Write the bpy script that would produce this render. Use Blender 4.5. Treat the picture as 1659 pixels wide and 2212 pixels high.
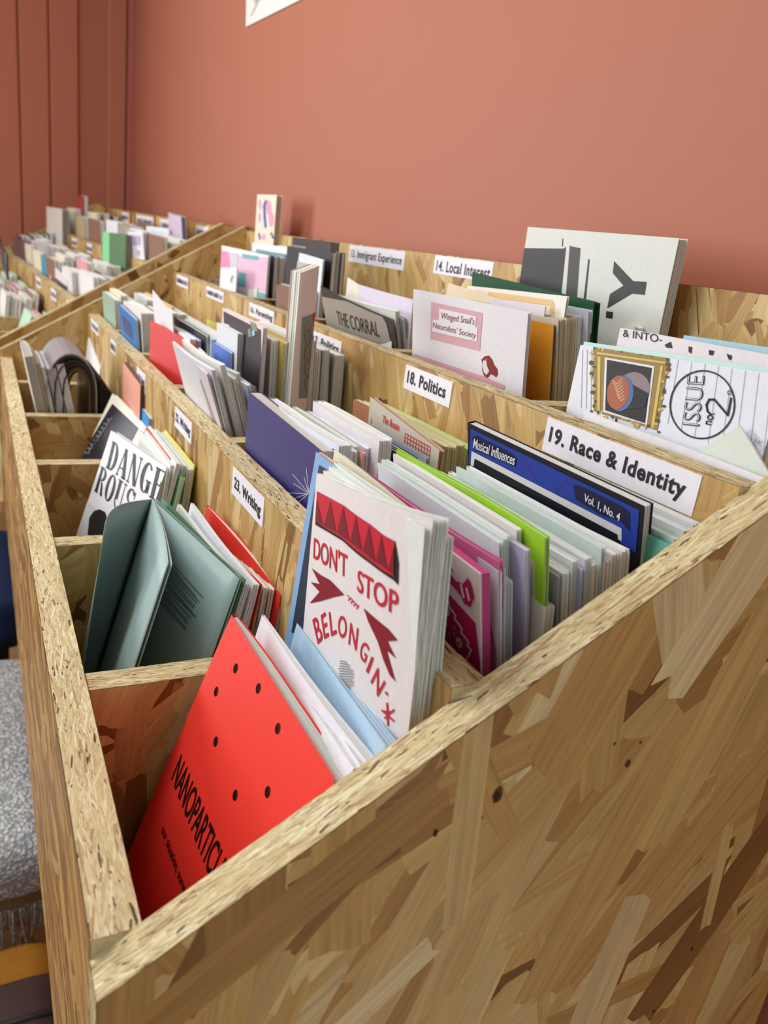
import bpy, bmesh, math, random
import numpy as np
from mathutils import Vector, Matrix

for o in list(bpy.data.objects): bpy.data.objects.remove(o)
SC = bpy.context.scene
COL = SC.collection

# ------------------------------------------------------------------ camera
CAM = np.array([-.0259, -.2044, .362]); PIT, ROLL, YAW, FPX = -.3262, .1292, .5032, 1657.5
CF = np.array([math.cos(PIT)*math.sin(YAW), math.cos(PIT)*math.cos(YAW), math.sin(PIT)])
_r = np.cross(CF, [0, 0, 1]); _r /= np.linalg.norm(_r); _u = np.cross(_r, CF)
CR = math.cos(ROLL)*_r + math.sin(ROLL)*_u; CU = -math.sin(ROLL)*_r + math.cos(ROLL)*_u
cd = bpy.data.cameras.new('camera'); cam = bpy.data.objects.new('camera', cd); COL.objects.link(cam)
cam.matrix_world = Matrix(((CR[0], CU[0], -CF[0], CAM[0]), (CR[1], CU[1], -CF[1], CAM[1]), (CR[2], CU[2], -CF[2], CAM[2]), (0, 0, 0, 1)))
cd.sensor_fit = 'VERTICAL'; cd.sensor_height = 36; cd.lens = FPX/2212*36; cd.clip_start = .01
cd.dof.use_dof = True; cd.dof.focus_distance = .47; cd.dof.aperture_fstop = 11.0
SC.camera = cam

# ------------------------------------------------------------------ light
w = bpy.data.worlds.new('world'); SC.world = w; w.use_nodes = True
w.node_tree.nodes['Background'].inputs[0].default_value = (.95, .98, 1.0, 1)
w.node_tree.nodes['Background'].inputs[1].default_value = .62
def area(name, loc, tgt, sx, sy, power, col):
    l = bpy.data.lights.new(name, 'AREA'); l.shape = 'RECTANGLE'; l.size = sx; l.size_y = sy; l.energy = power; l.color = col
    o = bpy.data.objects.new(name, l); COL.objects.link(o); o.location = loc
    o.rotation_euler = (Vector(tgt)-Vector(loc)).to_track_quat('-Z', 'Y').to_euler(); return o
area('window_daylight', (-1.75, 2.695, .70), (-1.75, 0, .70), 1.1, 1.1, 62, (.95, .985, 1))
area('ceiling_light', (-.75, .85, 1.62), (-.62, .8, 0), .5, 1.3, 32, (.96, .985, 1))
SC.view_settings.view_transform = 'Standard'; SC.view_settings.look = 'None'
SC.view_settings.exposure = 0.0; SC.view_settings.gamma = 1; SC.view_settings.use_curve_mapping = False

# ------------------------------------------------------------------ helpers
def lin(c):
    return tuple((x/12.92 if x <= .04045 else ((x+.055)/1.055)**2.4) for x in (v/255 for v in c))
def ray(px, py): return CF + CR*(px-829.5)/FPX - CU*(py-1106)/FPX
def at(px, py, y):
    """the point seen at a pixel of the photograph, at distance y along the rack"""
    d = ray(px, py); return CAM + d*((y-CAM[1])/d[1])
def onplane(px, py, p0, n):
    d = ray(px, py); return CAM + d*(np.dot(n, np.asarray(p0)-CAM)/np.dot(n, d))
MATS = {}
def N(nt, t, **kw):
    n = nt.nodes.new(t)
    for k, v in kw.items(): setattr(n, k, v)
    return n
def newmat(name):
    m = bpy.data.materials.new(name); m.use_nodes = True
    return m, m.node_tree, m.node_tree.nodes['Principled BSDF']
def paper(rgb, rough=.62, grain=.05, spec=.35):
    key = (tuple(rgb), rough, grain)
    if key in MATS: return MATS[key]
    m, nt, b = newmat('paper'); c = lin(rgb)
    tc = N(nt, 'ShaderNodeTexCoord'); no = N(nt, 'ShaderNodeTexNoise'); no.inputs['Scale'].default_value = 300; no.inputs['Detail'].default_value = 3
    nt.links.new(tc.outputs['Object'], no.inputs['Vector'])
    mx = N(nt, 'ShaderNodeMix', data_type='RGBA', blend_type='MULTIPLY'); mx.inputs['Factor'].default_value = 1
    mr = N(nt, 'ShaderNodeMapRange'); mr.inputs['To Min'].default_value = 1-grain*2; mr.inputs['To Max'].default_value = 1+grain
    nt.links.new(no.outputs['Fac'], mr.inputs['Value'])
    mx.inputs['A'].default_value = (*c, 1); nt.links.new(mr.outputs['Result'], mx.inputs['B'])
    nt.links.new(mx.outputs['Result'], b.inputs['Base Color'])
    b.inputs['Roughness'].default_value = rough; b.inputs['Specular IOR Level'].default_value = spec
    MATS[key] = m; return m
def mesh_obj(name, verts, faces, mats, parent=None, loc=(0, 0, 0), fm=None, smooth=False):
    me = bpy.data.meshes.new(name); loc = np.asarray(loc, float)
    v = np.asarray(verts, float).reshape(-1, 3) - loc
    me.from_pydata([tuple(x) for x in v], [], [tuple(f) for f in faces])
    for m in (mats if isinstance(mats, (list, tuple)) else [mats]): me.materials.append(m)
    if fm is not None: me.polygons.foreach_set('material_index', fm)
    if smooth: me.polygons.foreach_set('use_smooth', [True]*len(me.polygons))
    me.update()
    o = bpy.data.objects.new(name, me); COL.objects.link(o)
    if parent is None: o.location = loc
    else: o.parent = parent
    return o
def tag(o, label=None, cat=None, group=None, kind=None):
    if label: o['label'] = label
    if cat: o['category'] = cat
    if group: o['group'] = group
    if kind: o['kind'] = kind
    return o
def empty(name, loc=(0, 0, 0)):
    o = bpy.data.objects.new(name, None); COL.objects.link(o); o.location = loc; o.empty_display_size = .02; return o
def boxvf(x0, x1, y0, y1, z0, z1):
    v = [(x, y, z) for x in (x0, x1) for y in (y0, y1) for z in (z0, z1)]
    return v, [(0, 1, 3, 2), (4, 6, 7, 5), (0, 4, 5, 1), (2, 3, 7, 6), (0, 2, 6, 4), (1, 5, 7, 3)]

# ------------------------------------------------------------------ strand board (OSB)
def osb_face():
    m, nt, b = newmat('strand_board_face')
    at_ = N(nt, 'ShaderNodeAttribute', attribute_name='tone')
    uv = N(nt, 'ShaderNodeAttribute', attribute_name='grain')
    ramp = N(nt, 'ShaderNodeValToRGB'); e = ramp.color_ramp.elements
    stops = [(0, (118, 80, 36)), (.11, (156, 114, 60)), (.22, (184, 144, 84)), (.4, (200, 168, 106)), (.55, (190, 150, 86)), (.72, (212, 186, 128)), (.9, (180, 140, 80)), (1, (222, 202, 152))]
    e[0].position = 0; e[1].position = 1
    for p, c in stops[1:-1]: e.new(p)
    for el, (p, c) in zip(ramp.color_ramp.elements, stops): el.position = p; el.color = (*lin(c), 1)
    nt.links.new(at_.outputs['Fac'], ramp.inputs['Fac'])
    mp = N(nt, 'ShaderNodeMapping'); mp.inputs['Scale'].default_value = (18, 420, 1); nt.links.new(uv.outputs['Vector'], mp.inputs['Vector'])
    n1 = N(nt, 'ShaderNodeTexNoise'); n1.inputs['Scale'].default_value = 1; n1.inputs['Detail'].default_value = 4; n1.inputs['Roughness'].default_value = .6; nt.links.new(mp.outputs['Vector'], n1.inputs['Vector'])
    mp2 = N(nt, 'ShaderNodeMapping'); mp2.inputs['Scale'].default_value = (4, 90, 1); nt.links.new(uv.outputs['Vector'], mp2.inputs['Vector'])
    n2 = N(nt, 'ShaderNodeTexNoise'); n2.inputs['Scale'].default_value = 1; n2.inputs['Detail'].default_value = 3; n2.inputs['Distortion'].default_value = .6; nt.links.new(mp2.outputs['Vector'], n2.inputs['Vector'])
    mr = N(nt, 'ShaderNodeMapRange'); mr.inputs['From Min'].default_value = .25; mr.inputs['From Max'].default_value = .75; mr.inputs['To Min'].default_value = .76; mr.inputs['To Max'].default_value = 1.18
    nt.links.new(n1.outputs['Fac'], mr.inputs['Value'])
    mr2 = N(nt, 'ShaderNodeMapRange'); mr2.inputs['From Min'].default_value = .3; mr2.inputs['From Max'].default_value = .7; mr2.inputs['To Min'].default_value = .86; mr2.inputs['To Max'].default_value = 1.12
    nt.links.new(n2.outputs['Fac'], mr2.inputs['Value'])
    mu = N(nt, 'ShaderNodeMath', operation='MULTIPLY'); nt.links.new(mr.outputs['Result'], mu.inputs[0]); nt.links.new(mr2.outputs['Result'], mu.inputs[1])
    mx = N(nt, 'ShaderNodeMix', data_type='RGBA', blend_type='MULTIPLY'); mx.inputs['Factor'].default_value = 1
    nt.links.new(ramp.outputs['Color'], mx.inputs['A']); nt.links.new(mu.outputs['Value'], mx.inputs['B'])
    nt.links.new(mx.outputs['Result'], b.inputs['Base Color'])
    bp = N(nt, 'ShaderNodeBump'); bp.inputs['Strength'].default_value = .25; bp.inputs['Distance'].default_value = .0006
    nt.links.new(n1.outputs['Fac'], bp.inputs['Height']); nt.links.new(bp.outputs['Normal'], b.inputs['Normal'])
    b.inputs['Roughness'].default_value = .5; b.inputs['Specular IOR Level'].default_value = .35
    return m
def osb_edge():
    m, nt, b = newmat('strand_board_cut_edge')
    at_ = N(nt, 'ShaderNodeAttribute', attribute_name='tone'); uv = N(nt, 'ShaderNodeAttribute', attribute_name='grain')
    ramp = N(nt, 'ShaderNodeValToRGB'); e = ramp.color_ramp.elements
    stops = [(0, (84, 58, 38)), (.07, (120, 88, 58)), (.14, (176, 142, 100)), (.3, (198, 176, 130)), (.55, (212, 194, 146)), (.8, (222, 208, 162)), (1, (232, 222, 184))]
    e[0].position = 0; e[1].position = 1
    for p, c in stops[1:-1]: e.new(p)
    for el, (p, c) in zip(ramp.color_ramp.elements, stops): el.position = p; el.color = (*lin(c), 1)
    nt.links.new(at_.outputs['Fac'], ramp.inputs['Fac'])
    mp = N(nt, 'ShaderNodeMapping'); mp.inputs['Scale'].default_value = (120, 900, 1); nt.links.new(uv.outputs['Vector'], mp.inputs['Vector'])
    n1 = N(nt, 'ShaderNodeTexNoise'); n1.inputs['Scale'].default_value = 1; n1.inputs['Detail'].default_value = 5; n1.inputs['Roughness'].default_value = .65; nt.links.new(mp.outputs['Vector'], n1.inputs['Vector'])
    mr = N(nt, 'ShaderNodeMapRange'); mr.inputs['From Min'].default_value = .3; mr.inputs['From Max'].default_value = .62; mr.inputs['To Min'].default_value = .68; mr.inputs['To Max'].default_value = 1.08
    nt.links.new(n1.outputs['Fac'], mr.inputs['Value'])
    mx = N(nt, 'ShaderNodeMix', data_type='RGBA', blend_type='MULTIPLY'); mx.inputs['Factor'].default_value = 1
    nt.links.new(ramp.outputs['Color'], mx.inputs['A']); nt.links.new(mr.outputs['Result'], mx.inputs['B']); nt.links.new(mx.outputs['Result'], b.inputs['Base Color'])
    bp = N(nt, 'ShaderNodeBump'); bp.inputs['Strength'].default_value = .6; bp.inputs['Distance'].default_value = .0012
    nt.links.new(n1.outputs['Fac'], bp.inputs['Height']); nt.links.new(bp.outputs['Normal'], b.inputs['Normal'])
    b.inputs['Roughness'].default_value = .8
    return m
M_FACE, M_EDGE = osb_face(), osb_edge()
RNG = random.Random(7)

def clip(poly, hull):
    """clip a polygon to a convex hull (both counter-clockwise, 2D)"""
    out = poly
    for i in range(len(hull)):
        a, b = hull[i], hull[(i+1) % len(hull)]; ex, ey = b[0]-a[0], b[1]-a[1]; inp, out = out, []
        if not inp: break
        side = lambda p: ex*(p[1]-a[1]) - ey*(p[0]-a[0])
        for j in range(len(inp)):
            p, q = inp[j], inp[(j+1) % len(inp)]; sp, sq = side(p), side(q)
            if sp >= 0: out.append(p)
            if sp*sq < 0: t = sp/(sp-sq); out.append((p[0]+t*(q[0]-p[0]), p[1]+t*(q[1]-p[1])))
    return out
def attrs(me, tone, grain):
    a = me.attributes.new('tone', 'FLOAT', 'FACE'); a.data.foreach_set('value', tone)
    g = me.attributes.new('grain', 'FLOAT_VECTOR', 'CORNER'); g.data.foreach_set('vector', np.asarray(grain, float).ravel())
def strands(parent, name, hull, O, A, B, Nn, n, ln, wd, ang, sd, mat, tones=None, lift=.00035, rng=None):
    """pressed wood strands: thin irregular flakes lying on the plane O + a*A + b*B, clipped to the hull"""
    rng = rng or RNG; O, A, B, Nn = map(np.asarray, (O, A, B, Nn))
    xs = [p[0] for p in hull]; ys = [p[1] for p in hull]; V, F, T, G = [], [], [], []
    for i in range(n):
        q = rng.random()**1.1; L, Wd = ln[0]*.5+(ln[1]-ln[0]*.5)*q, wd[0]*.5+(wd[1]-wd[0]*.5)*(.35*q+.65*rng.random()**1.5); th = rng.gauss(ang, sd); cx, cy = rng.uniform(min(xs), max(xs)), rng.uniform(min(ys), max(ys))
        tn = rng.choice(tones) if tones else rng.random()
        if mat == M_EDGE and tn < .15: L, Wd = L*.3, Wd*.8
        e = lambda s: rng.uniform(-s, s)
        k0, k1 = rng.uniform(.55, 1), rng.uniform(.55, 1); sk = e(.5)*Wd
        pts = [(-L/2, -Wd/2*k0), (e(.25)*L, -Wd/2*rng.uniform(.9, 1.12)), (L/2+sk*.6, -Wd/2*k1), (L/2+e(.05)*L, -Wd*.15*k1), (L/2+e(.05)*L, Wd*.12*k1), (L/2-sk*.6, Wd/2*k1), (e(.25)*L, Wd/2*rng.uniform(.9, 1.12)), (-L/2-sk*.4, Wd/2*k0), (-L/2+e(.05)*L, Wd*.15*k0), (-L/2+e(.05)*L, -Wd*.12*k0)]
        c, s = math.cos(th), math.sin(th)
        poly = clip([(cx+x*c-y*s, cy+x*s+y*c) for x, y in pts], hull)
        if len(poly) < 3: continue
        z = lift*(.15+.85*i/n); b0 = len(V); gx, gy = rng.uniform(0, 50), rng.uniform(0, 50)
        for p in poly: V.append(O+A*p[0]+B*p[1]+Nn*z)
        F.append(tuple(range(b0, b0+len(poly)))); T.append(tn)
        for p in poly: G.append(((p[0]-cx)*c+(p[1]-cy)*s+gx, -(p[0]-cx)*s+(p[1]-cy)*c+gy, 0))
    if np.dot(np.cross(A, B), Nn) < 0:
        F2, G2, k = [], [], 0
        for f in F: F2.append(f[::-1]); G2 += G[k:k+len(f)][::-1]; k += len(f)
        F, G = F2, G2
    o = mesh_obj(name, V, F, mat, parent); attrs(o.data, T, G); o['kind'] = 'stuff'; return o
def panel(name, hull, O, A, B, Nn, th, parent, faces=(1, 1), dens=1., ang=math.pi/2, sd=.5, ln=(.05, .13), wd=(.008, .028), edges=(), edens=1., seed=0, ftones=None):
    """one board: convex outline hull (counter-clockwise in A,B), thickness th along -Nn; strands on its faces (front, back) and on the listed cut edges"""
    O, A, B, Nn = (np.asarray(x, float) for x in (O, A, B, Nn)); k = len(hull); rng = random.Random(seed+len(name)*31)
    V = [O+A*p[0]+B*p[1] for p in hull] + [O+A*p[0]+B*p[1]-Nn*th for p in hull]
    flip = np.dot(np.cross(A, B), Nn) < 0
    F = [tuple(range(k)), tuple(range(2*k-1, k-1, -1))] + [(i, i+k, (i+1) % k+k, (i+1) % k) for i in range(k)]
    G = [(p[1], p[0], 0) for p in hull] + [(p[1], p[0], 0) for p in hull[::-1]]
    for i in range(k):
        a, b = hull[i], hull[(i+1) % k]; l = math.dist(a, b); G += [(0, 0, 0), (0, th, 0), (l, th, 0), (l, 0, 0)]
    if flip:
        F2, G2, c = [], [], 0
        for f in F: F2.append(f[::-1]); G2 += G[c:c+len(f)][::-1]; c += len(f)
        F, G = F2, G2
    o = mesh_obj(name, V, F, [M_FACE, M_EDGE], parent, fm=[0, 0]+[1]*k); attrs(o.data, [.45, .45]+[.62]*k, G)
    area_ = abs(sum(hull[i][0]*hull[(i+1) % k][1]-hull[(i+1) % k][0]*hull[i][1] for i in range(k)))/2
    n = int(area_*dens*11000)
    if faces[0]: strands(o, 'strands', hull, O, A, B, Nn, n, ln, wd, ang, sd, M_FACE, tones=ftones, rng=rng)
    if faces[1]: strands(o, 'strands', hull, O-Nn*th, A, B, -Nn, n, ln, wd, ang, sd, M_FACE, rng=rng)
    for i in edges:
        a, b = np.array(hull[i]), np.array(hull[(i+1) % k]); l = math.dist(a, b); d = (b-a)/l
        P = O+A*a[0]+B*a[1]; D = A*d[0]+B*d[1]; out = A*d[1]-B*d[0]
        strands(o, 'edge_strands', [(0, 0), (l, 0), (l, th), (0, th)], P, D, -Nn, out, int(l*edens*5200), (.005, .034), (.0006, .0020), 0, .16, M_EDGE,
                tones=[.0, .03, .1, .16, .25, .3, .38, .42, .48, .52, .45, .5, .55, .6, .65, .7, .75, .8, .85, .9, .95, 1.], lift=.0004, rng=rng)
    return o

# ------------------------------------------------------------------ the racks
T = .018; L = 1.2295; X2, X3, XB = .1384, .2790, .4077; Z1, Z2, Z3, ZB = .1164, .1979, .2801, .3650
E0, SL = .1077, .602; ZBOT = -.1754; DIV = [.1833, .3938, .6113, .8196, 1.0270]; FL = [-.052, .026, .108]
XE = XB+T
def make_rack(label, dens, near):
    r = empty('display_rack', (0, 0, 0)); r['origin'] = 1
    tag(r, label, 'display rack', 'strand board display racks')
    ex, ey, ez = (1, 0, 0), (0, 1, 0), (0, 0, 1); nx, ny = (-1, 0, 0), (0, -1, 0)
    eh = [(0, ZBOT), (XE, ZBOT), (XE, E0+SL*(XB-.002)), (XB-.002, E0+SL*(XB-.002)), (0, E0)]
    if not near: eh = [(x, z+.02 if z > 0 else z) for x, z in eh]
    panel('end_panel', eh, (0, 0, 0), ex, ez, ny, T, r, (1, 1), dens*(1. if near else .5), 1.05, .5, (.06, .19), (.007, .042), edges=(3, 4) if near else (3,), edens=1.6 if near else .5, seed=77)
    eh2 = [(x, z+.02 if z > 0 else z) for x, z in eh] if near else eh
    panel('end_panel', eh2, (0, L, 0), ex, ez, ny, T, r, (1, 0), dens*.6, 1.2, .6, edges=(3,), edens=.4, seed=5)
    panel('front_panel', [(T, ZBOT), (L, ZBOT), (L, Z1), (T, Z1)], (0, 0, 0), ey, ez, nx, T, r, (1, 1), dens*.6, 0, .3, edges=(2,), edens=1.8 if near else .5, seed=7, ftones=[.04, .08, .1, .12, .14, .18, .9, .88])
    panel('riser', [(T, -.17), (L, -.17), (L, Z2), (T, Z2)], (X2, 0, 0), ey, ez, nx, T, r, (1, 1), dens*.8, 1.45, .35, edges=(2,), edens=1.2 if near else .5, seed=9)
    panel('riser', [(T, -.17), (L, -.17), (L, Z3), (T, Z3)], (X3, 0, 0), ey, ez, nx, T, r, (1, 1), dens*.9, 1.3, .6, edges=(2,), edens=1.2 if near else .5, seed=11)
    panel('back_panel', [(T, -.17), (L, -.17), (L, ZB), (T, ZB)], (XB, 0, 0), ey, ez, nx, T, r, (1, 0), dens*.9, 1.35, .5, edges=(2,), edens=.5, seed=13)
    xs = [(T, X2, Z1-.0015), (X2+T, X3, Z2), (X3+T, XB, Z3)]
    for k, (x0, x1, zt) in enumerate(xs):
        for j, d in enumerate(DIV):
            panel('divider', [(x0, FL[k]), (x1, FL[k]), (x1, zt), (x0, zt)], (0, d, 0), ex, ez, ny, T, r, (1, 0), dens*.8, 1.2, .8, (.03, .08), edges=(2,), edens=1.4 if near else .4, seed=20+k*7+j)
        panel('shelf', [(T, x0), (L, x0), (L, x1), (T, x1)], (0, 0, FL[k]), ey, ex, ez, T, r, (0, 0))
    return r
rack1 = make_rack('long strand board zine rack nearest the camera, with sloping end panel', 1., True)
rack2 = make_rack('far strand board zine rack standing at an angle in the room corner', .45, False)
TH2, PH2, PS2 = .0663, .0132, -.0061; T2 = (-.0038, 1.3299, -.001)
def W2(p):
    x, y, z = p
    x, z = x*math.cos(PS2)+z*math.sin(PS2), -x*math.sin(PS2)+z*math.cos(PS2)
    y, z = y*math.cos(PH2)-z*math.sin(PH2), y*math.sin(PH2)+z*math.cos(PH2)
    x, y = x*math.cos(TH2)-y*math.sin(TH2), x*math.sin(TH2)+y*math.cos(TH2)
    return np.array([x+T2[0], y+T2[1], z+T2[2]])
_o = W2((0, 0, 0)); _c = [W2(v)-_o for v in ((1, 0, 0), (0, 1, 0), (0, 0, 1))]
rack2.matrix_world = Matrix(((_c[0][0], _c[1][0], _c[2][0], _o[0]), (_c[0][1], _c[1][1], _c[2][1], _o[1]), (_c[0][2], _c[1][2], _c[2][2], _o[2]), (0, 0, 0, 1)))

# ------------------------------------------------------------------ room
ZF = -.95; XW, YW = .446, 2.72
def wallmat(rgb, name):
    m, nt, b = newmat(name); tc = N(nt, 'ShaderNodeTexCoord'); no = N(nt, 'ShaderNodeTexNoise'); no.inputs['Scale'].default_value = 90; no.inputs['Detail'].default_value = 6
    nt.links.new(tc.outputs['Object'], no.inputs['Vector']); b.inputs['Base Color'].default_value = (*lin(rgb), 1); b.inputs['Roughness'].default_value = .55
    bp = N(nt, 'ShaderNodeBump'); bp.inputs['Strength'].default_value = .12; bp.inputs['Distance'].default_value = .002
    nt.links.new(no.outputs['Fac'], bp.inputs['Height']); nt.links.new(bp.outputs['Normal'], b.inputs['Normal']); b.inputs['Specular IOR Level'].default_value = .25
    return m
M_WALL = wallmat((173, 107, 84), 'terracotta_wall_paint')
ZC = 1.66
v, f = boxvf(XW, XW+.1, -.35, YW, ZF, ZC); tag(mesh_obj('wall_right', v, f, M_WALL), kind='structure')
wf = tag(empty('wall_far', (0, YW, ZF)), kind='structure'); wf['origin'] = 1
v, f = boxvf(-3.2, XW+.1, .012, .1, 0, ZC-ZF); mesh_obj('backing', v, f, M_WALL, wf)
M_PLK = wallmat((180, 112, 88), 'terracotta_plank_paint')
PW = .0866
for i in range(40):
    x1 = .368-i*PW if i else XW-.022; x0 = .368-(i+1)*PW+.003 if i else .371
    x1 = x1 if i else XW-.018
    bev = .004; h = ZC-ZF; g0 = (x0, x0+bev, x1-bev, x1)
    V = []
    for z in (0, h): V += [(g0[0], .012, z), (g0[0], .004, z), (g0[1], 0, z), (g0[2], 0, z), (g0[3], .004, z), (g0[3], .012, z)]
    F = [(j, j+1, j+7, j+6) for j in range(5)] + [(0, 5, 4, 3, 2, 1), (6, 7, 8, 9, 10, 11)]
    mesh_obj('plank', V, F, M_PLK, wf)
v, f = boxvf(XW-.016, XW-.0005, YW-.014, YW-.0005, ZF, ZC); tag(mesh_obj('trim_1', v, f, wallmat((178, 104, 98), 'corner_trim_paint')), kind='structure')
def woodfloor():
    m, nt, b = newmat('wood_floor'); tc = N(nt, 'ShaderNodeTexCoord'); mp = N(nt, 'ShaderNodeMapping'); mp.inputs['Scale'].default_value = (3, 30, 1)
    no = N(nt, 'ShaderNodeTexNoise'); no.inputs['Detail'].default_value = 5; nt.links.new(tc.outputs['Object'], mp.inputs['Vector']); nt.links.new(mp.outputs['Vector'], no.inputs['Vector'])
    r = N(nt, 'ShaderNodeValToRGB'); r.color_ramp.elements[0].color = (*lin((150, 118, 84)), 1); r.color_ramp.elements[1].color = (*lin((176, 140, 100)), 1)
    nt.links.new(no.outputs['Fac'], r.inputs['Fac']); nt.links.new(r.outputs['Color'], b.inputs['Base Color']); b.inputs['Roughness'].default_value = .4; return m
M_FLOOR = woodfloor()
v, f = boxvf(-3.2, XW, -2.2, YW, ZF-.05, ZF); tag(mesh_obj('floor', v, f, M_FLOOR), kind='structure')
v, f = boxvf(-3.2, XW, -2.2, YW, ZC, ZC+.05); tag(mesh_obj('ceiling', v, f, wallmat((236, 232, 224), 'ceiling_paint')), kind='structure')

wd = tag(empty('window_1', (-1.75, YW, .15)), kind='structure'); wd['origin'] = 1
for b in ((-2.36, -2.30, 2.69, 2.7195, .09, 1.31), (-1.20, -1.14, 2.69, 2.7195, .09, 1.31), (-2.30, -1.20, 2.69, 2.7195, 1.25, 1.31), (-2.30, -1.20, 2.69, 2.7195, .09, .15)):
    v, f = boxvf(*b); mesh_obj('window_frame', v, f, paper((236, 234, 228), .4), wd, wd.location)
# ------------------------------------------------------------------ paper things
W_ = (232, 232, 226)
class Sheet:
    """a flat rectangular thing: TL far top corner, U along the top towards the near edge, D downwards, Nv out of the front"""
    def __init__(s, TL, U, D, w, h, bend=0, curl=0, wave=0, lip=0, dip=0, twist=0):
        s.TL, s.U, s.D, s.w, s.h = map(lambda a: np.asarray(a, float), (TL, U, D, w, h))
        s.Nv = np.cross(s.D, s.U); s.Nv /= np.linalg.norm(s.Nv)
        if s.Nv[0] > 0: s.Nv = -s.Nv
        s.bend, s.curl, s.wave, s.lip, s.dip, s.twist = bend, curl, wave, lip, dip, twist
    def disp(s, u, v):
        k = 1-v
        return s.bend*math.sin(math.pi*min(max(u, 0), 1))*k**1.5 - s.curl*max(u, 0)**4*k**2 + s.wave*math.sin(u*6.3+.6)*k**1.2 - s.lip*k**6 - s.twist*u*v + s.dip*math.sin(math.pi*min(max(v, 0), 1))
    def pt(s, a, b, off=0):
        return s.TL + s.U*a + s.D*b + s.Nv*(off + s.disp(a/s.w, b/s.h))
    def st(s, px, py):
        """pixel of the photograph -> coordinates on the sheet (metres from the far top corner)"""
        k = 0.
        for _ in range(5):
            p = onplane(px, py, s.TL+s.Nv*k, s.Nv)-s.TL-s.Nv*k
            m = np.linalg.lstsq(np.stack([s.U, s.D], 1), p, rcond=None)[0]; k = s.disp(m[0]/s.w, min(max(m[1]/s.h, 0), 1))
        return float(m[0]), float(m[1])
def slab(sh, a0, a1, b0, b1, o0, o1, nu, nv, fo=None):
    """a curved slab of paper between depths o0 (front) and o1 (back); fo(u,v) adds to the depth"""
    V = []; fo = fo or (lambda u, v: 0)
    for o in (o0, o1):
        for j in range(nv+1):
            for i in range(nu+1):
                a, b = a0+(a1-a0)*i/nu, b0+(b1-b0)*j/nv; u, v = a/sh.w, b/sh.h
                V.append(sh.pt(a, b, o*fo_scale(sh, u)+fo(u, v)))
    n = (nu+1)*(nv+1); F = []; ix = lambda i, j, k: k*n+j*(nu+1)+i
    for j in range(nv):
        for i in range(nu):
            F.append((ix(i, j, 0), ix(i+1, j, 0), ix(i+1, j+1, 0), ix(i, j+1, 0))); F.append((ix(i, j, 1), ix(i, j+1, 1), ix(i+1, j+1, 1), ix(i+1, j, 1)))
    for i in range(nu):
        F.append((ix(i, 0, 0), ix(i, 0, 1), ix(i+1, 0, 1), ix(i+1, 0, 0))); F.append((ix(i, nv, 0), ix(i+1, nv, 0), ix(i+1, nv, 1), ix(i, nv, 1)))
    for j in range(nv):
        F.append((ix(0, j, 0), ix(0, j+1, 0), ix(0, j+1, 1), ix(0, j, 1))); F.append((ix(nu, j, 0), ix(nu, j, 1), ix(nu, j+1, 1), ix(nu, j+1, 0)))
    return V, F
def fo_scale(sh, u): return 1 if sh.pin >= 1 else sh.pin+(1-sh.pin)*min(1, max(u, 0)/.3)**.6
def join(parts):
    V, F = [], []
    for v, f in parts: b = len(V); V += list(v); F += [tuple(i+b for i in q) for q in f]
    return V, F
NZ = [0]
def weld(V, F):
    key, new, mp = {}, [], []
    for p in V:
        k = tuple(np.round(np.asarray(p), 5))
        if k not in key: key[k] = len(new); new.append(p)
        mp.append(key[k])
    out = []
    for f in F:
        q = []
        for i in f:
            if mp[i] not in q: q.append(mp[i])
        if len(q) > 2: out.append(tuple(q))
    return new, out
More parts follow.
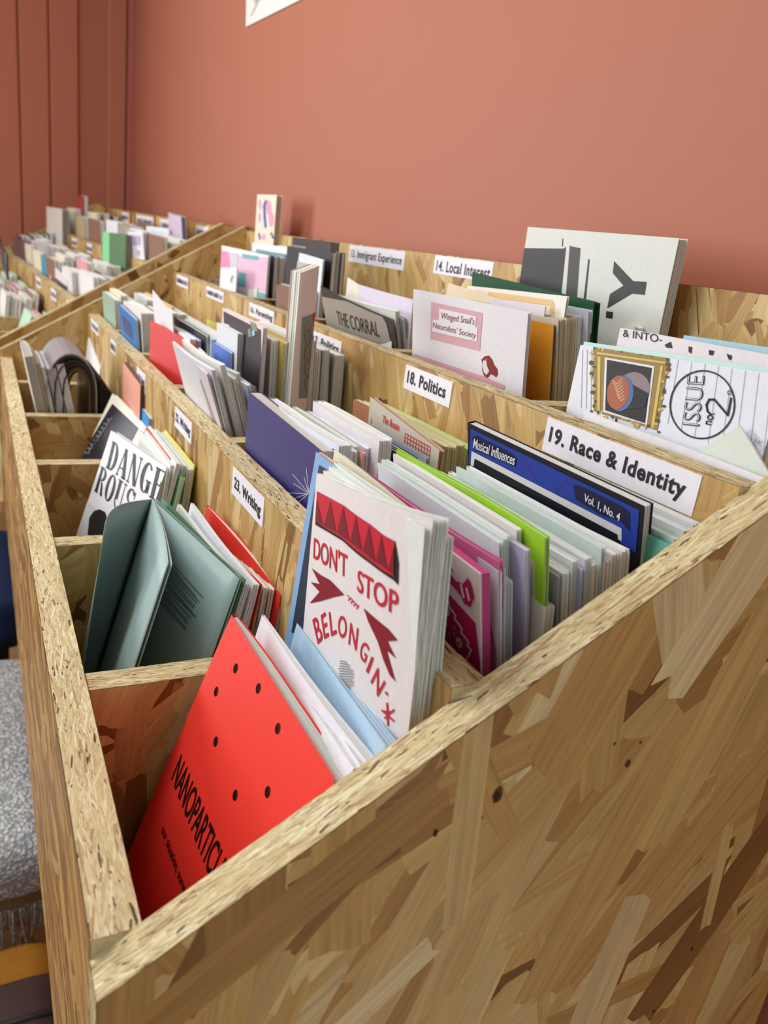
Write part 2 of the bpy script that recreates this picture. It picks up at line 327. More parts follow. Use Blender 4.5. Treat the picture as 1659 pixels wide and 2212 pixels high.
def zine(name, label, TL, TR, h, th, lean, cover=W_, pages=(236, 236, 230), m=6, pin=.55, fan=0., hi=2, group=None, cat='zine', bend=0, curl=0, wave=0, lip=0, dip=0, ct=.0004, back=None, rough=.5, frontfn=None, jit=1., down=None, gap=.3, twist=0, lead=0):
    """TL, TR: far and near top corners of the front cover; lean: tangent of the backward lean; extends th behind the front cover"""
    NZ[0] += 1; rng = random.Random(NZ[0]*13+5); TL, TR = np.asarray(TL, float), np.asarray(TR, float)
    w = np.linalg.norm(TR-TL); U = (TR-TL)/w; d0 = np.array([-lean, 0, -1.]) if down is None else np.asarray(down, float)
    D = d0/np.linalg.norm(d0)
    sh = Sheet(TL, U, D, w, h, bend, curl, wave, lip, dip, twist); sh.pin = pin
    base = TL+U*w/2+D*h-sh.Nv*th/2
    root = empty(name, base); root['origin'] = 1; tag(root, label, cat, group)
    sh.root = root; sh.base = base; sh.th = th
    nu, nv = ((3, 3), (5, 5), (9, 8))[hi]
    lf = lambda q: (lambda u, v: -fan*q*max(u, 0)**1.3*(1-v))
    if frontfn: cv = [frontfn(sh)]
    else: cv = [slab(sh, 0, w, 0, h, 0, -ct, nu, nv)]
    cv.append(slab(sh, 0, w, 0, h, -th+ct, -th, nu, nv, lf(1)))
    V = [];                                                   # the fold at the spine
    for j in range(nv+1):
        for q in range(4):
            V.append(sh.pt(0, h*j/nv, 0)-sh.Nv*(th*fo_scale(sh, 0)*q/3)-sh.U*(.0006 if q in (1, 2) else 0))
    cv.append((V, [(4*j+q, 4*j+q+1, 4*j+q+5, 4*j+q+4) for j in range(nv) for q in range(3)]))
    v, f = weld(*join(cv)); c = mesh_obj('cover', v, f, paper(cover, rough), root, base, smooth=False); sh.cover = c
    if m:
        pg = []
        for k in range(m):
            q0 = (k+.5*gap)/m; q1 = (k+1-.5*gap)/m
            o0, o1 = -ct-lead-(th-lead-2*ct)*q0, -ct-lead-(th-lead-2*ct)*q1; e = lambda s: rng.uniform(-s, s)*jit
            pg.append(slab(sh, .0004, w-.0012+e(.0007), .0006+abs(e(.0006)), h-.001, o0, o1, nu, nv, lf((q0+q1)/2)))
        v, f = join(pg); mesh_obj('pages', v, f, paper(pages, .75, .06), root, base)
    return sh
# flat print: thin shapes laid on a cover
def art(sh, polys, rgb, name='printed_shape', off=.00025, st=False, rough=.5, sub=0, parent=None):
    V, F = [], []
    for p in polys:
        q = [(x if st else sh.st(*x)) for x in p]; w, h = float(sh.w), float(sh.h)
        if any(x < 0 or x > w or y < 0 or y > h for x, y in q): q = clip(q, [(0, 0), (w, 0), (w, h), (0, h)])
        if len(q) < 3: continue
        b = len(V); V += q; F.append(tuple(range(b, b+len(q))))
    return decal(sh, V, F, rgb, name, off, rough, sub, parent)
def decal(sh, V2, F, rgb, name, off=.00025, rough=.5, sub=0, parent=None):
    bm = bmesh.new(); vs = [bm.verts.new((x, y, 0)) for x, y in V2]
    for f in F:
        try: bm.faces.new([vs[i] for i in f])
        except ValueError: pass
    bm.normal_update()
    bmesh.ops.triangulate(bm, faces=bm.faces[:])
    for _ in range(sub):
        es = [e for e in bm.edges if e.calc_length() > .012]
        if not es: break
        bmesh.ops.subdivide_edges(bm, edges=es, cuts=1)
        bmesh.ops.triangulate(bm, faces=bm.faces[:])
    bm.verts.index_update()
    V = [sh.pt(v.co.x, v.co.y, off) for v in bm.verts]; F2 = []
    for f in bm.faces:
        t = [v.index for v in f.verts]; n = np.cross(V[t[1]]-V[t[0]], V[t[2]]-V[t[0]]); F2.append(t if np.dot(n, sh.Nv) > 0 else t[::-1])
    bm.free()
    return mesh_obj(name, V, F2, paper(rgb, rough, .02), parent or sh.cover, sh.base)
TXT = {}
def text2d(s, bold=.0, spacing=1.):
    k = (s, bold, spacing)
    if k not in TXT:
        c = bpy.data.curves.new('lettering', 'FONT'); c.body = s; c.offset = bold; c.space_character = spacing; c.resolution_u = 6
        o = bpy.data.objects.new('lettering', c); COL.objects.link(o); bpy.context.view_layer.update()
        me = o.evaluated_get(bpy.context.evaluated_depsgraph_get()).to_mesh()
        V = np.array([v.co[:2] for v in me.vertices]); F = [tuple(p.vertices) for p in me.polygons]
        o.evaluated_get(bpy.context.evaluated_depsgraph_get()).to_mesh_clear()
        bpy.data.objects.remove(o); bpy.data.curves.remove(c)
        lo, hi = V.min(0), V.max(0); TXT[k] = ((V-lo)/(hi-lo), F)
    return TXT[k]
def text(sh, s, bl, br, tl, rgb, bold=.02, st=False, name='lettering', spacing=1., off=.0003, sub=0, parent=None):
    """lettering whose ink box has bottom-left, bottom-right and top-left corners at the given points"""
    V, F = text2d(s, bold, spacing); P = [np.array(p if st else sh.st(*p)) for p in (bl, br, tl)]
    Q = [tuple(P[0]+(P[1]-P[0])*a+(P[2]-P[0])*b) for a, b in V]
    return decal(sh, Q, F, rgb, name, off, .5, sub, parent)
def ring(cx, cy, rx, ry, wd, n=28, a0=0, a1=2*math.pi, rot=0):
    P = []; c, s = math.cos(rot), math.sin(rot)
    for i in range(n):
        t0, t1 = a0+(a1-a0)*i/n, a0+(a1-a0)*(i+1)/n; q = []
        for t, k in ((t0, 0), (t1, 0), (t1, 1), (t0, 1)):
            x, y = (rx-wd*k)*math.cos(t), (ry-wd*k)*math.sin(t); q.append((cx+x*c-y*s, cy+x*s+y*c))
        P.append(q)
    return P
def disc(cx, cy, rx, ry, n=20, rot=0):
    c, s = math.cos(rot), math.sin(rot)
    return [(cx+rx*math.cos(6.2832*i/n)*c-ry*math.sin(6.2832*i/n)*s, cy+rx*math.cos(6.2832*i/n)*s+ry*math.sin(6.2832*i/n)*c) for i in range(n)]
def stroke(pts, wd):
    P = []
    for a, b in zip(pts[:-1], pts[1:]):
        dx, dy = b[0]-a[0], b[1]-a[1]; l = math.hypot(dx, dy) or 1; nx, ny = -dy/l*wd/2, dx/l*wd/2; ex, ey = dx/l*wd*.3, dy/l*wd*.3
        P.append([(a[0]-ex+nx, a[1]-ey+ny), (b[0]+ex+nx, b[1]+ey+ny), (b[0]+ex-nx, b[1]+ey-ny), (a[0]-ex-nx, a[1]-ey-ny)])
    return P
def stack(bin_, fr, bk, items, y0, y1, ztop, lean=.1, hi=1, xf=None, tf=None, kind='zine'):
    """zines filed one behind another between depths fr and bk: items = (colour name, rgb, thickness weight, dz top, dy near, dy far, style)"""
    tot = sum(i[2] for i in items); x = fr; out = []
    for it in items:
        cn, rgb, wt, dz, dn, df = it[:6]; kw = dict(it[6]) if len(it) > 6 else {}
        th = (bk-fr)*wt/tot; pg = kw.pop('pages', (234, 236, 232)); nm = kw.pop('name', kind); lab = kw.pop('label', None); hh = kw.pop('h', .216); tw = kw.pop('tw', 0)
        ln = kw.pop('lean', lean); TLp, TRp = np.array([x+tw, y1-df, ztop+dz]), np.array([x, y0+dn, ztop+dz+kw.pop('dzn', 0)])
        if tf: TLp, TRp = tf(TLp), tf(TRp)
        g = None
        if lab is None: lab = f'thin {cn} {nm} filed in {bin_}'; g = f'{cn} {nm}s filed in {bin_}'
        out.append(zine(nm, lab, TLp, TRp, hh, th*.93, ln, rgb, pg, m=kw.pop('m', max(2, min(8, int(th/.0011)))), hi=kw.pop('hi', hi), group=g, cat=kw.pop('cat', nm), **kw)); x += th
    return out
def LN(a, b, y): p, q = at(*a, y), at(*b, y); return float((p[0]-q[0])/(p[2]-q[2]))
def Z(name, label, tl, tr, row, th, lean, cover=W_, **kw):
    """tl, tr = (pixel x, pixel y, distance y) of the far and near top corners; reaches down to the shelf of its row"""
    TL, TR = at(*tl), at(*tr); h = kw.pop('h', None) or (min(TL[2], TR[2])-FL[row]-.002)*math.sqrt(1+lean*lean)
    return zine(name, label, TL, TR, h, th, lean, cover, **kw)
BLACK, DK = (24, 22, 24), (40, 38, 40)

# ---- section labels stuck to the boards
def card(txt, x, y0, y1, z0, z1, label, tb=(.05, .95, .25, .75), tf=None, bold=.03, marks=0):
    TL, TR = np.array([x-.0007, y1, z1]), np.array([x-.0007, y0, z1]); BL = np.array([x-.0007, y1, z0])
    if tf: TL, TR, BL = tf(TL), tf(TR), tf(BL)
    U = (TR-TL)/np.linalg.norm(TR-TL); D = (BL-TL)/np.linalg.norm(BL-TL)
    sh = Sheet(TL, U, D, np.linalg.norm(TR-TL), np.linalg.norm(BL-TL)); sh.pin = 1; sh.base = TL+U*sh.w/2+D*sh.h
    sh.root = empty('section_label', sh.base); sh.root['origin'] = 1; tag(sh.root, label, 'label', 'section labels on the racks')
    v, f = slab(sh, 0, sh.w, 0, sh.h, 0, -.0004, 1, 1); sh.cover = mesh_obj('card', v, f, paper((238, 234, 242), .45), sh.root, sh.base)
    a0, a1, b0, b1 = tb; w, h = float(sh.w), float(sh.h)
    if txt: text(sh, txt, (a0*w, b1*h), (a1*w, b1*h), (a0*w, b0*h), (28, 26, 32), bold, st=True, spacing=1.1)
    if marks:
        r = random.Random(marks); P = []; x_ = a0*w
        while x_ < a1*w:
            g = r.uniform(.0014, .0034); t = h*(b0+(0 if r.random() < .3 else .1)); P.append([(x_, t), (x_+g*.7, t), (x_+g*.7, b1*h), (x_, b1*h)]); x_ += g+(.003 if r.random() < .15 else .0003)
        art(sh, P, (70, 68, 76), 'lettering', st=True)
    return sh
card('19. Race & Identity', X3, .0392, .1585, .258, .279, 'white label reading 19. Race & Identity', (.04, .94, .22, .80), bold=.03)
card('18. Politics', X3, .2704, .3433, .2585, .2776, 'white label reading 18. Politics', (.07, .9, .2, .72), bold=.03)
card('17. Politics', X3, .474, .553, .2590, .2752, 'white label half hidden by the tall bent fishnet zine', (.08, .93, .25, .75))
card('16. Parenting', X3, .6730, .7708, .2632, .2790, 'white label reading 16. Parenting', (.06, .95, .25, .85))
card(None, X3, .8925, .9897, .2640, .2790, 'small white label second from the far end of the upper step', marks=3)
card(None, X3, 1.109, 1.1945, .2625, .2795, 'small white label at the far end of the upper step', marks=4)
card('23. Writing', X2, .2598, .3345, .1752, .1962, 'white label reading 23. Writing', (.08, .93, .28, .82), bold=.03)
card('22. Writing', X2, .4665, .5355, .1765, .1960, 'white label reading 22. Writing', (.06, .93, .25, .8))
card(None, X2, .6905, .7475, .1735, .1958, 'white label beside the pink book on the lower step', marks=5)
card(None, X2, .9145, .9620, .1785, .1965, 'white label next to the farthest one on the lower step', marks=6)
card(None, X2, 1.094, 1.187, .1790, .1968, 'white label at the far end of the lower step', marks=7)
card('13. Immigrant Experience', XB, .6110, .7665, .3425, .3634, 'white label reading 13. Immigrant Experience', (.04, .96, .25, .85), bold=.015)
card('14. Local Interest', XB, .4315, .5425, .3455, .3640, 'white label reading 14. Local Interest', (.05, .97, .25, .85), bold=.02)

# ---- front row, first bin: red zine, white and blue zines, the thick white one
RED = (236, 58, 46)
def holed(sh):
    bm = bmesh.new(); w, h = float(sh.w), float(sh.h); E = []
    def loop(pts):
        vs = [bm.verts.new((x, y, 0)) for x, y in pts]
        for a, b in zip(vs, vs[1:]+vs[:1]): E.append(bm.edges.new((a, b)))
    n = 8; loop([(0, 0), (w*.3, 0), (w*.6, 0), (w-.004, 0), (w, .004)]+[(w, .004+(h-.004)*i/n) for i in range(1, n+1)]+[(0, h*(n-i)/n) for i in range(0, n)])
    for px in ((509, 1444), (558, 1487), (467, 1494), (600, 1574), (466, 1602), (508, 1718), (578, 1711)):
        a, b = sh.st(*px); loop(disc(a, b, .0027, .0027, 16))
    bmesh.ops.triangle_fill(bm, use_beauty=True, edges=E); bm.verts.index_update()
    V = [sh.pt(v.co.x, v.co.y, 0) for v in bm.verts]; F = [tuple(v.index for v in f.verts) for f in bm.faces]; bm.free(); return V, F
s = Z('zine', 'bright red zine with round die-cut holes at the rack front', (500, 1328, .172), (729, 1692, .030), 0, .0075, .353, RED, pages=(216, 222, 214), m=3, pin=.5, fan=.003, frontfn=holed, gap=.5, lead=.0035)
text(s, 'NANOPARTICLE', (370, 1684), (467, 1932), (393, 1627), (22, 8, 8), .012)
text(s, 'our situation, some', (348, 1799), (396, 1936), (355, 1779), (60, 8, 8), .01)
for i, (tl, tr, th, lab, ln, fan) in enumerate([((563, 1366), (764, 1660), .003, 'white zine standing directly behind the red zine', .30, .002), ((590, 1362), (778, 1654), .003, 'second white zine behind the red zine, between two others', .27, .002), ((566, 1328), (795, 1648), .0028, 'white zine with a looped top before the pale blue zine', .22, .003)]):
    Z('zine', lab, (*tl, .170), (*tr, .031), 0, th, ln, (232, 232, 238), m=4, bend=.0022*(i == 2), fan=fan)
Z('zine', 'black-backed zine showing one dark corner behind the red zine', (556, 1342, .181), (700, 1560, .08), 0, .001, .30, (30, 28, 32), m=0, hi=1)
s = Z('zine', 'pale blue zine in front of the red lettered white zine', (641, 1346, .166), (833, 1612, .030), 0, .0042, .16, (176, 206, 228), pages=(196, 218, 234), m=3, fan=.003, gap=.6)
cr = lambda x, y: (620+x*.3028, 950+y*.3028)
ds = Z('zine', 'thick white zine lettered in red, DON\'T STOP BELONGIN\'', (684, 1022, .156), (884, 1122, .031), 0, .0040, -.012, (232, 226, 226), pages=(218, 226, 216), m=5, curl=.010, fan=.003, pin=.4, twist=.024)
CP = lambda pts: [cr(*p) for p in pts]
RD, DR = (200, 28, 52), (122, 20, 36)
art(ds, [CP([(218, 368), (300, 410), (410, 470), (500, 540), (600, 605), (690, 680), (772, 725), (782, 780), (797, 880), (793, 1035), (760, 1000), (700, 960), (600, 885), (500, 810), (400, 720), (300, 660), (205, 605), (205, 560)])], (36, 26, 30), 'banner', .0003, sub=3)
art(ds, [CP([(218, 368), (300, 410), (410, 470), (500, 540), (600, 605), (690, 680), (772, 725), (772, 780), (768, 975), (690, 930), (600, 862), (500, 788), (400, 700), (300, 640), (215, 585)])], RD, 'banner', .0005, sub=3)
art(ds, [CP(t) for t in ([(318, 440), (270, 612), (360, 662)], [(410, 478), (365, 662), (455, 725)], [(500, 545), (460, 728), (545, 792)], [(595, 610), (550, 795), (640, 872)], [(683, 675), (645, 866), (722, 922)], [(219, 420), (265, 605), (212, 588)], [(770, 752), (769, 968), (728, 928)])], DR, 'banner', .0007, sub=2)
text(ds, "DON'T", cr(190, 845), cr(432, 990), cr(196, 690), RD, .012, sub=1)
text(ds, 'STOP', cr(503, 1080), cr(790, 1262), cr(508, 922), RD, .012, sub=1)
for ch, bl, br, tl in (('B', (222, 1458), (262, 1425), (183, 1285)), ('E', (268, 1422), (303, 1400), (243, 1252)), ('L', (318, 1402), (358, 1380), (300, 1232)), ('O', (372, 1418), (432, 1408), (364, 1262)), ('N', (440, 1456), (497, 1506), (455, 1300)), ('G', (514, 1545), (560, 1600), (545, 1422)), ('N', (598, 1725), (650, 1835), (650, 1622)), ):
    text(ds, ch, cr(*bl), cr(*br), cr(*tl), RD, .012)
art(ds, [CP([(605, 1545), (622, 1552), (582, 1668), (565, 1650)]), CP([(693, 1795), (720, 1800), (720, 1830)])], RD, 'lettering', .0003)
art(ds, [CP([(180, 915), (245, 965), (310, 1000), (412, 1105), (340, 1120), (240, 1150), (165, 1165), (235, 1085), (172, 1015), (235, 1028)]), CP([(550, 1200), (640, 1280), (725, 1350), (790, 1430), (718, 1435), (778, 1560), (712, 1500), (740, 1600), (775, 1725), (735, 1680), (690, 1570), (650, 1440), (580, 1290)])], (136, 24, 42), 'arrow', .0003, sub=1)
art(ds, stroke(CP([(432, 1108), (450, 1125), (440, 1145), (460, 1128), (470, 1145), (458, 1165), (478, 1148), (488, 1165), (478, 1185), (497, 1168), (505, 1185), (498, 1205), (518, 1178)]), 1.8), RD, 'lettering', .0003)
art(ds, stroke(CP([(680, 1930), (762, 2005)]), 4)+stroke(CP([(716, 1878), (722, 2035)]), 4)+stroke(CP([(764, 1925), (700, 1985)]), 4)+stroke(CP([(690, 1935), (758, 1940)]), 3), RD, 'lettering', .0003)
rr = random.Random(4); LEAF = []
for i in range(26):
    yy = 1575+i*9; w0 = 372+abs(i-8)*1.5+rr.uniform(-6, 6)+(12 if i > 20 else 0); w1 = 478-max(0, 9-i)*5+rr.uniform(-8, 8)-(max(0, i-18)*6); LEAF += stroke(CP([(w0, yy-(6 if i % 2 else 0)), (w1, yy+6)]), .9)
art(ds, LEAF, (120, 118, 122), 'leaf_print', .0003)
for i, (tl, tr, lab) in enumerate([((700, 1016), (898, 1140), 'first crumpled white zine behind the red lettered one'), ((712, 1006), (918, 1148), 'second crumpled white zine behind the red lettered one'), ((724, 998), (940, 1162), 'last crumpled white zine, torn at its top corner')]):
    Z('zine', lab, (*tl, .158), (*tr, .031), 0, .0034, -.012, (226, 232, 226), pages=(220, 228, 220), m=4, curl=.004, wave=.0005, fan=.001, twist=.027)
A_ = at(683, 976, .1815)
s = zine('zine', 'sky blue zine with a dark denim print behind the white lettered one', A_, (.1385, .050, A_[2]-.002), .30, .0009, .07, (132, 172, 218), m=0)
art(s, [[(690, 1004), (850, 1100), (800, 1380), (630, 1366)]], (40, 48, 66), 'denim_print')

for k, (tl, tr, c, lab) in enumerate((((690, 976), (905, 1126), (236, 196, 172), 'peach paged zine just behind the sky blue one'), ((722, 971), (926, 1134), (228, 230, 206), 'cream zine with a green tint behind the crumpled white ones'), ((742, 984), (955, 1160), (228, 234, 232), 'white zine at the very back of the first front bin'))):
    A_ = at(*tl, .1815); B_ = onplane(*tr, (.1402+.0016*k, 0, 0), (1, 0, 0)); A_[0] = max(A_[0], .1395+.0016*k)
    zine('zine', lab, A_, B_+(B_-A_)*.03, .05, .0013, 0, c, c, m=1, hi=1)
# ---- front row, second bin: open grey-green zine and the red and white ones
GT = (152, 178, 176)
root = empty('zine', at(300, 1400, .30)); root['origin'] = 1; tag(root, 'open grey-green zine with its pages fanned towards the rack front', 'zine'); RB = np.array(root.location)
def leaf(name, St, Sb, Ct, Cb, bulge, rgb, parent=root, n=10, th=.0005, e=1.):
    St, Sb, Ct, Cb = map(np.asarray, (St, Sb, Ct, Cb)); V = []
    nn = np.cross(Ct-St, Sb-St); nn = nn/np.linalg.norm(nn); nn = -nn if nn[0] > 0 else nn
    for o in (0, th):
        for j in range(n+1):
            for i in range(n+1):
                u, v = i/n, j/n; V.append((St*(1-v)+Sb*v)*(1-u)+(Ct*(1-v)+Cb*v)*u+nn*(bulge*math.sin(math.pi*u**e)-o))
    k = (n+1)**2; F = []
    for j in range(n):
        for i in range(n):
            q = (j*(n+1)+i, j*(n+1)+i+1, (j+1)*(n+1)+i+1, (j+1)*(n+1)+i); F += [q, tuple(k+t for t in q[::-1])]
    for i in range(n): F += [(i, i+k, i+1+k, i+1), (n*(n+1)+i, n*(n+1)+i+1, n*(n+1)+i+1+k, n*(n+1)+i+k), (i*(n+1), (i+1)*(n+1), (i+1)*(n+1)+k, i*(n+1)+k), (i*(n+1)+n, i*(n+1)+n+k, (i+1)*(n+1)+n+k, (i+1)*(n+1)+n)]
    o = mesh_obj(name, V, F, paper(rgb, .45), parent, RB, smooth=True)
    s = Sheet(St, (Ct-St)/np.linalg.norm(Ct-St), (Sb-St)/np.linalg.norm(Sb-St), np.linalg.norm(Ct-St), np.linalg.norm(Sb-St)); s.cover = o; s.base = RB; return s
S0 = at(328, 1078, .372); S1 = S0+np.array([-.055, 0, -.205])
R0 = at(517, 1250, .216); R1 = R0+np.array([-.057, 0, -.205])
lr = leaf('page', S0, S1, R0, R1, .0, GT)
M0 = at(363, 1216, .232); M1 = M0+(at(290, 1440, .232)-M0)*2.6
leaf('page', S0, S1, M0, M1, -.0025, (160, 184, 182))
leaf('page', S0+[.0008, 0, 0], S1+[.0008, 0, 0], M0+[.0022, 0, -.001], M1+[.0022, 0, 0], -.002, (176, 196, 194))
C0 = at(226, 1132, .322); C1 = C0+(at(179, 1446, .322)-C0)*1.75
leaf('cover', S0, S1, C0, C1, .010, (146, 172, 170), e=1.)
leaf('cover', S0+[.003, 0, 0], S1+[.003, 0, 0], R0+[.004, 0, -.001], R1+[.004, 0, 0], 0, (92, 128, 104))
rr = random.Random(2)
for k, (p0, p1, n_) in enumerate((((366, 1210), (438, 1290), 7), ((362, 1262), (425, 1330), 7))):
    for i in range(n_):
        f0 = i/n_; a = (p0[0]-i*3.2, p0[1]+i*5.5); b = (p1[0]-i*3.2+rr.uniform(-10, 2), p1[1]+i*5.5+rr.uniform(-6, 1)); art(lr, stroke([lr.st(*a), lr.st(*b)], .0009), (98, 122, 122), 'text_line', .0006, st=True)
b2 = 'the bin marked 23. Writing'
Z('zine', 'dark green zine edge right behind the open grey-green zine', (350, 1074, .378), (521, 1256, .214), 0, .0016, .26, (84, 122, 96), m=0)
for tl, tr, th, ln, c, lab in [((384, 1088), (528, 1262), .004, .22, (214, 222, 220), 'pale grey zine between the open zine and the red ones'), ((412, 1086), (548, 1262), .004, .18, (222, 228, 238), 'bluish white zine bending over in front of the red zine')]:
    Z('zine', lab, (*tl, .368), (*tr, .216), 0, th, ln, c, m=3, bend=.003)
Z('zine', 'red zine with a slanting flap in the 23. Writing bin', (466, 1172, .34), (560, 1262, .218), 0, .002, .15, (224, 52, 42), m=1, pages=(220, 60, 48))
for i in range(3):
    Z('zine', 'small ivory booklet standing low beside the red zines', (500+i*12, 1198+i*2, .30), (556+i*14, 1266+i*3, .222), 0, .003, .1, (222, 220, 208), m=3, group='small ivory booklets beside the red zines')
Z('zine', 'red zine with white pages leaning on the Writing board', (446, 1092, .365), (606, 1286, .214), 0, .0035, .09, (226, 54, 44), pages=(238, 234, 224), m=3, bend=-.002)

# ---- front row, third bin
s = Z('book', 'white paperback with bold black title DANGEROUS', (240, 930, .588), (360, 1010, .440), 0, .007, .297, (228, 228, 236), m=6, pin=1, cat='book', pages=(206, 206, 200))
def rect(a, b, c, d): return [(a, b), (c, b), (c, d), (a, d)]
def arc(cx, cy, rx, ry, ix, iy, dx, a0, a1, n=12):
    P = []
    for i in range(n):
        t0, t1 = math.radians(a0+(a1-a0)*i/n), math.radians(a0+(a1-a0)*(i+1)/n)
        P.append([(cx+rx*math.cos(t0), cy+ry*math.sin(t0)), (cx+rx*math.cos(t1), cy+ry*math.sin(t1)), (cx+dx+ix*math.cos(t1), cy+iy*math.sin(t1)), (cx+dx+ix*math.cos(t0), cy+iy*math.sin(t0))])
    return P
GL = {'D': [rect(.08, 0, .36, 1), rect(0, 0, .45, .05), rect(0, .95, .45, 1)]+arc(.42, .5, .52, .5, .24, .45, 0, -90, 90),
 'A': [[(.04, 0), (.11, 0), (.47, 1), (.41, 1)], [(.36, 1), (.58, 1), (.97, 0), (.66, 0)], rect(.18, .28, .72, .33), rect(0, 0, .24, .05), rect(.56, 0, 1, .05)],
 'N': [rect(.1, 0, .16, 1), rect(.84, 0, .9, 1), [(.02, 1), (.3, 1), (.9, 0), (.64, 0)], rect(0, 0, .28, .05), rect(.7, .95, 1, 1)],
 'G': arc(.52, .5, .5, .5, .24, .45, .04, 40, 330)+[rect(.68, .05, .94, .42), rect(.56, .4, 1, .45)],
 'E': [rect(.08, 0, .36, 1), rect(0, .95, .9, 1), rect(0, 0, .92, .05), rect(.3, .48, .66, .53), rect(.84, .75, .9, 1), rect(.86, 0, .92, .28), rect(.62, .36, .67, .65)],
 'R': [rect(.08, 0, .36, 1), rect(0, 0, .45, .05), rect(0, .95, .45, 1), [(.5, .5), (.7, .46), (1, 0), (.74, 0)]]+arc(.42, .75, .46, .25, .2, .2, 0, -90, 90),
 'O': arc(.5, .5, .5, .5, .22, .45, 0, 0, 360, 24),
 'U': [rect(.1, .3, .38, 1), rect(.78, .3, .84, 1), rect(0, .95, .48, 1), rect(.66, .95, .98, 1)]+arc(.47, .3, .37, .3, .3, .24, .02, 180, 360),
 'S': arc(.45, .74, .4, .26, .2, .2, 0, 20, 270)+arc(.52, .27, .42, .27, .18, .2, 0, -160, 90)+[rect(.06, .05, .12, .3), rect(.8, .7, .86, .95)]}
def didone(sh, word, bl, br, tl, rgb):
    P = [np.array(sh.st(*p)) for p in (bl, br, tl)]; out = []; n = len(word)
    for i, ch in enumerate(word):
        for q in GL[ch]: out.append([tuple(P[0]+(P[1]-P[0])*((i+x*.88)/n)+(P[2]-P[0])*y) for x, y in q])
    art(sh, out, rgb, 'lettering', .0004, st=True)
didone(s, 'DANGE', (229, 1010), (350, 1092), (243, 952), (26, 26, 30))
didone(s, 'ROUS', (204, 1060), (284, 1126), (219, 1006), (26, 26, 30))
art(s, [[(186, 1080), (262, 1140), (240, 1260), (150, 1200)]], (206, 214, 214), 'photo_print', .0003)
art(s, [[(190, 1155), (194, 1118), (204, 1104), (216, 1100), (228, 1106), (233, 1122), (228, 1170)]], (30, 30, 34), 'photo_print', .0006)
stack('the bin marked 22. Writing', .1115, .1365, [('white', (236, 236, 232), 2, .010, 0, 0), ('white', (230, 232, 230), 2, .013, .004, .01), ('orange-red', (214, 84, 52), .7, .014, .02, 0), ('white', (238, 238, 238), 2.4, .016, 0, .004, dict(lean=.22)), ('pale green', (176, 232, 182), 2, .004, -.004, 0, dict(lean=.2, h=.2)), ('white', (226, 240, 234), 2, .012, .006, .0, dict(lean=.15)), ('white', (240, 240, 236), 2.2, .009, .004, 0, dict(lean=.1)), ('cream', (240, 238, 214), 1.2, .009, .004, 0), ('yellow', (244, 240, 130), .8, .012, .004, .004)], .438, .572, .152, lean=.12)
# ---- front row, fourth bin
s = Z('book', 'dark covered book with cream border and looping white script', (243, 850, .805), (316, 922, .662), 0, .006, .43, (236, 236, 212), m=4, pin=1, cat='book')
art(s, [[(243, 872), (300, 925), (262, 1000), (172, 992), (190, 960)]], (40, 36, 52), 'printed_panel')
sq = []
for i in range(30): t = i/29; sq.append((238-52*t+5*math.cos(i*1.9), 902+78*t+5*math.sin(i*1.9)))
art(s, stroke(sq, 1.2), (190, 190, 200), 'script')
Z('book', 'small pink book leaning on the lower step', (266, 783, .800), (303, 832, .695), 0, .008, .0, (238, 168, 148), m=5, pin=1, cat='book', pages=(120, 92, 80))
Z('book', 'little bright blue booklet in front of the lower step', (301, 873, .715), (322, 903, .645), 0, .007, .0, (56, 146, 222), m=5, pin=1, cat='book')
# ---- front row, fifth bin: thick soft magazines
b5 = 'the front bin of curved dark magazines'
stack(b5, .020, .044, [('white', (232, 230, 226), 2, .012, 0, .01, dict(pages=(196, 192, 184))), ('tan', (160, 140, 118), 1.4, .004, 0, .01, dict(pages=(190, 176, 150))), ('brown', (140, 118, 96), 1.2, 0, 0, .01)], .846, .985, .172, lean=-.18)
stack(b5, .045, .066, [('silver grey', (190, 190, 196), 2, -.002, 0, 0, dict(pages=(206, 206, 210))), ('white', (216, 216, 214), 1.6, .004, 0, .01, dict(bend=.004))], .846, .985, .172, lean=-.2)
ar = empty('magazine', (.074, .915, FL[0]+.002)); ar['origin'] = 1; tag(ar, 'dark glossy magazine folded over into an arch in the front bin', 'magazine'); AB = ar.location
for i in range(9):
    a = .0300-.0022*i if i < 5 else .0300-.0022*i; ap = .190-.0028*i; zs = .142; cx = .0745+.0011*i; pts = []; hw = .0009
    for sd_ in (hw, -hw):
        row = [(cx-a-sd_, FL[0]+.003), (cx-a-sd_, .05), (cx-a-sd_, zs)]+[(cx-(a+sd_)*math.cos(math.pi*t/12), zs+(ap-zs+sd_)*math.sin(math.pi*t/12)) for t in range(1, 12)]+[(cx+a+sd_, zs), (cx+a+sd_, .05), (cx+a+sd_, FL[0]+.003)]; pts.append(row)
    n_ = len(pts[0]); V = [(x, y, z) for y in (.846+.002*(i % 3), .985) for r_ in pts for x, z in r_]
    F = [(k, k+1, n_+k+1, n_+k) for k in range(n_-1)]+[(2*n_+k, 3*n_+k, 3*n_+k+1, 2*n_+k+1) for k in range(n_-1)]+[(k, 2*n_+k, 2*n_+k+1, k+1) for k in range(n_-1)]+[(n_+k, n_+k+1, 3*n_+k+1, 3*n_+k) for k in range(n_-1)]+[(0, n_, 3*n_, 2*n_), (n_-1, 3*n_-1, 4*n_-1, 2*n_-1)]
    mesh_obj('cover' if i == 0 else 'page', V, F, paper([(150, 148, 150), (70, 66, 70), (34, 32, 38), (58, 46, 40), (40, 34, 30), (88, 30, 44), (52, 44, 34), (120, 104, 40), (60, 64, 48)][i], .35), ar, AB)
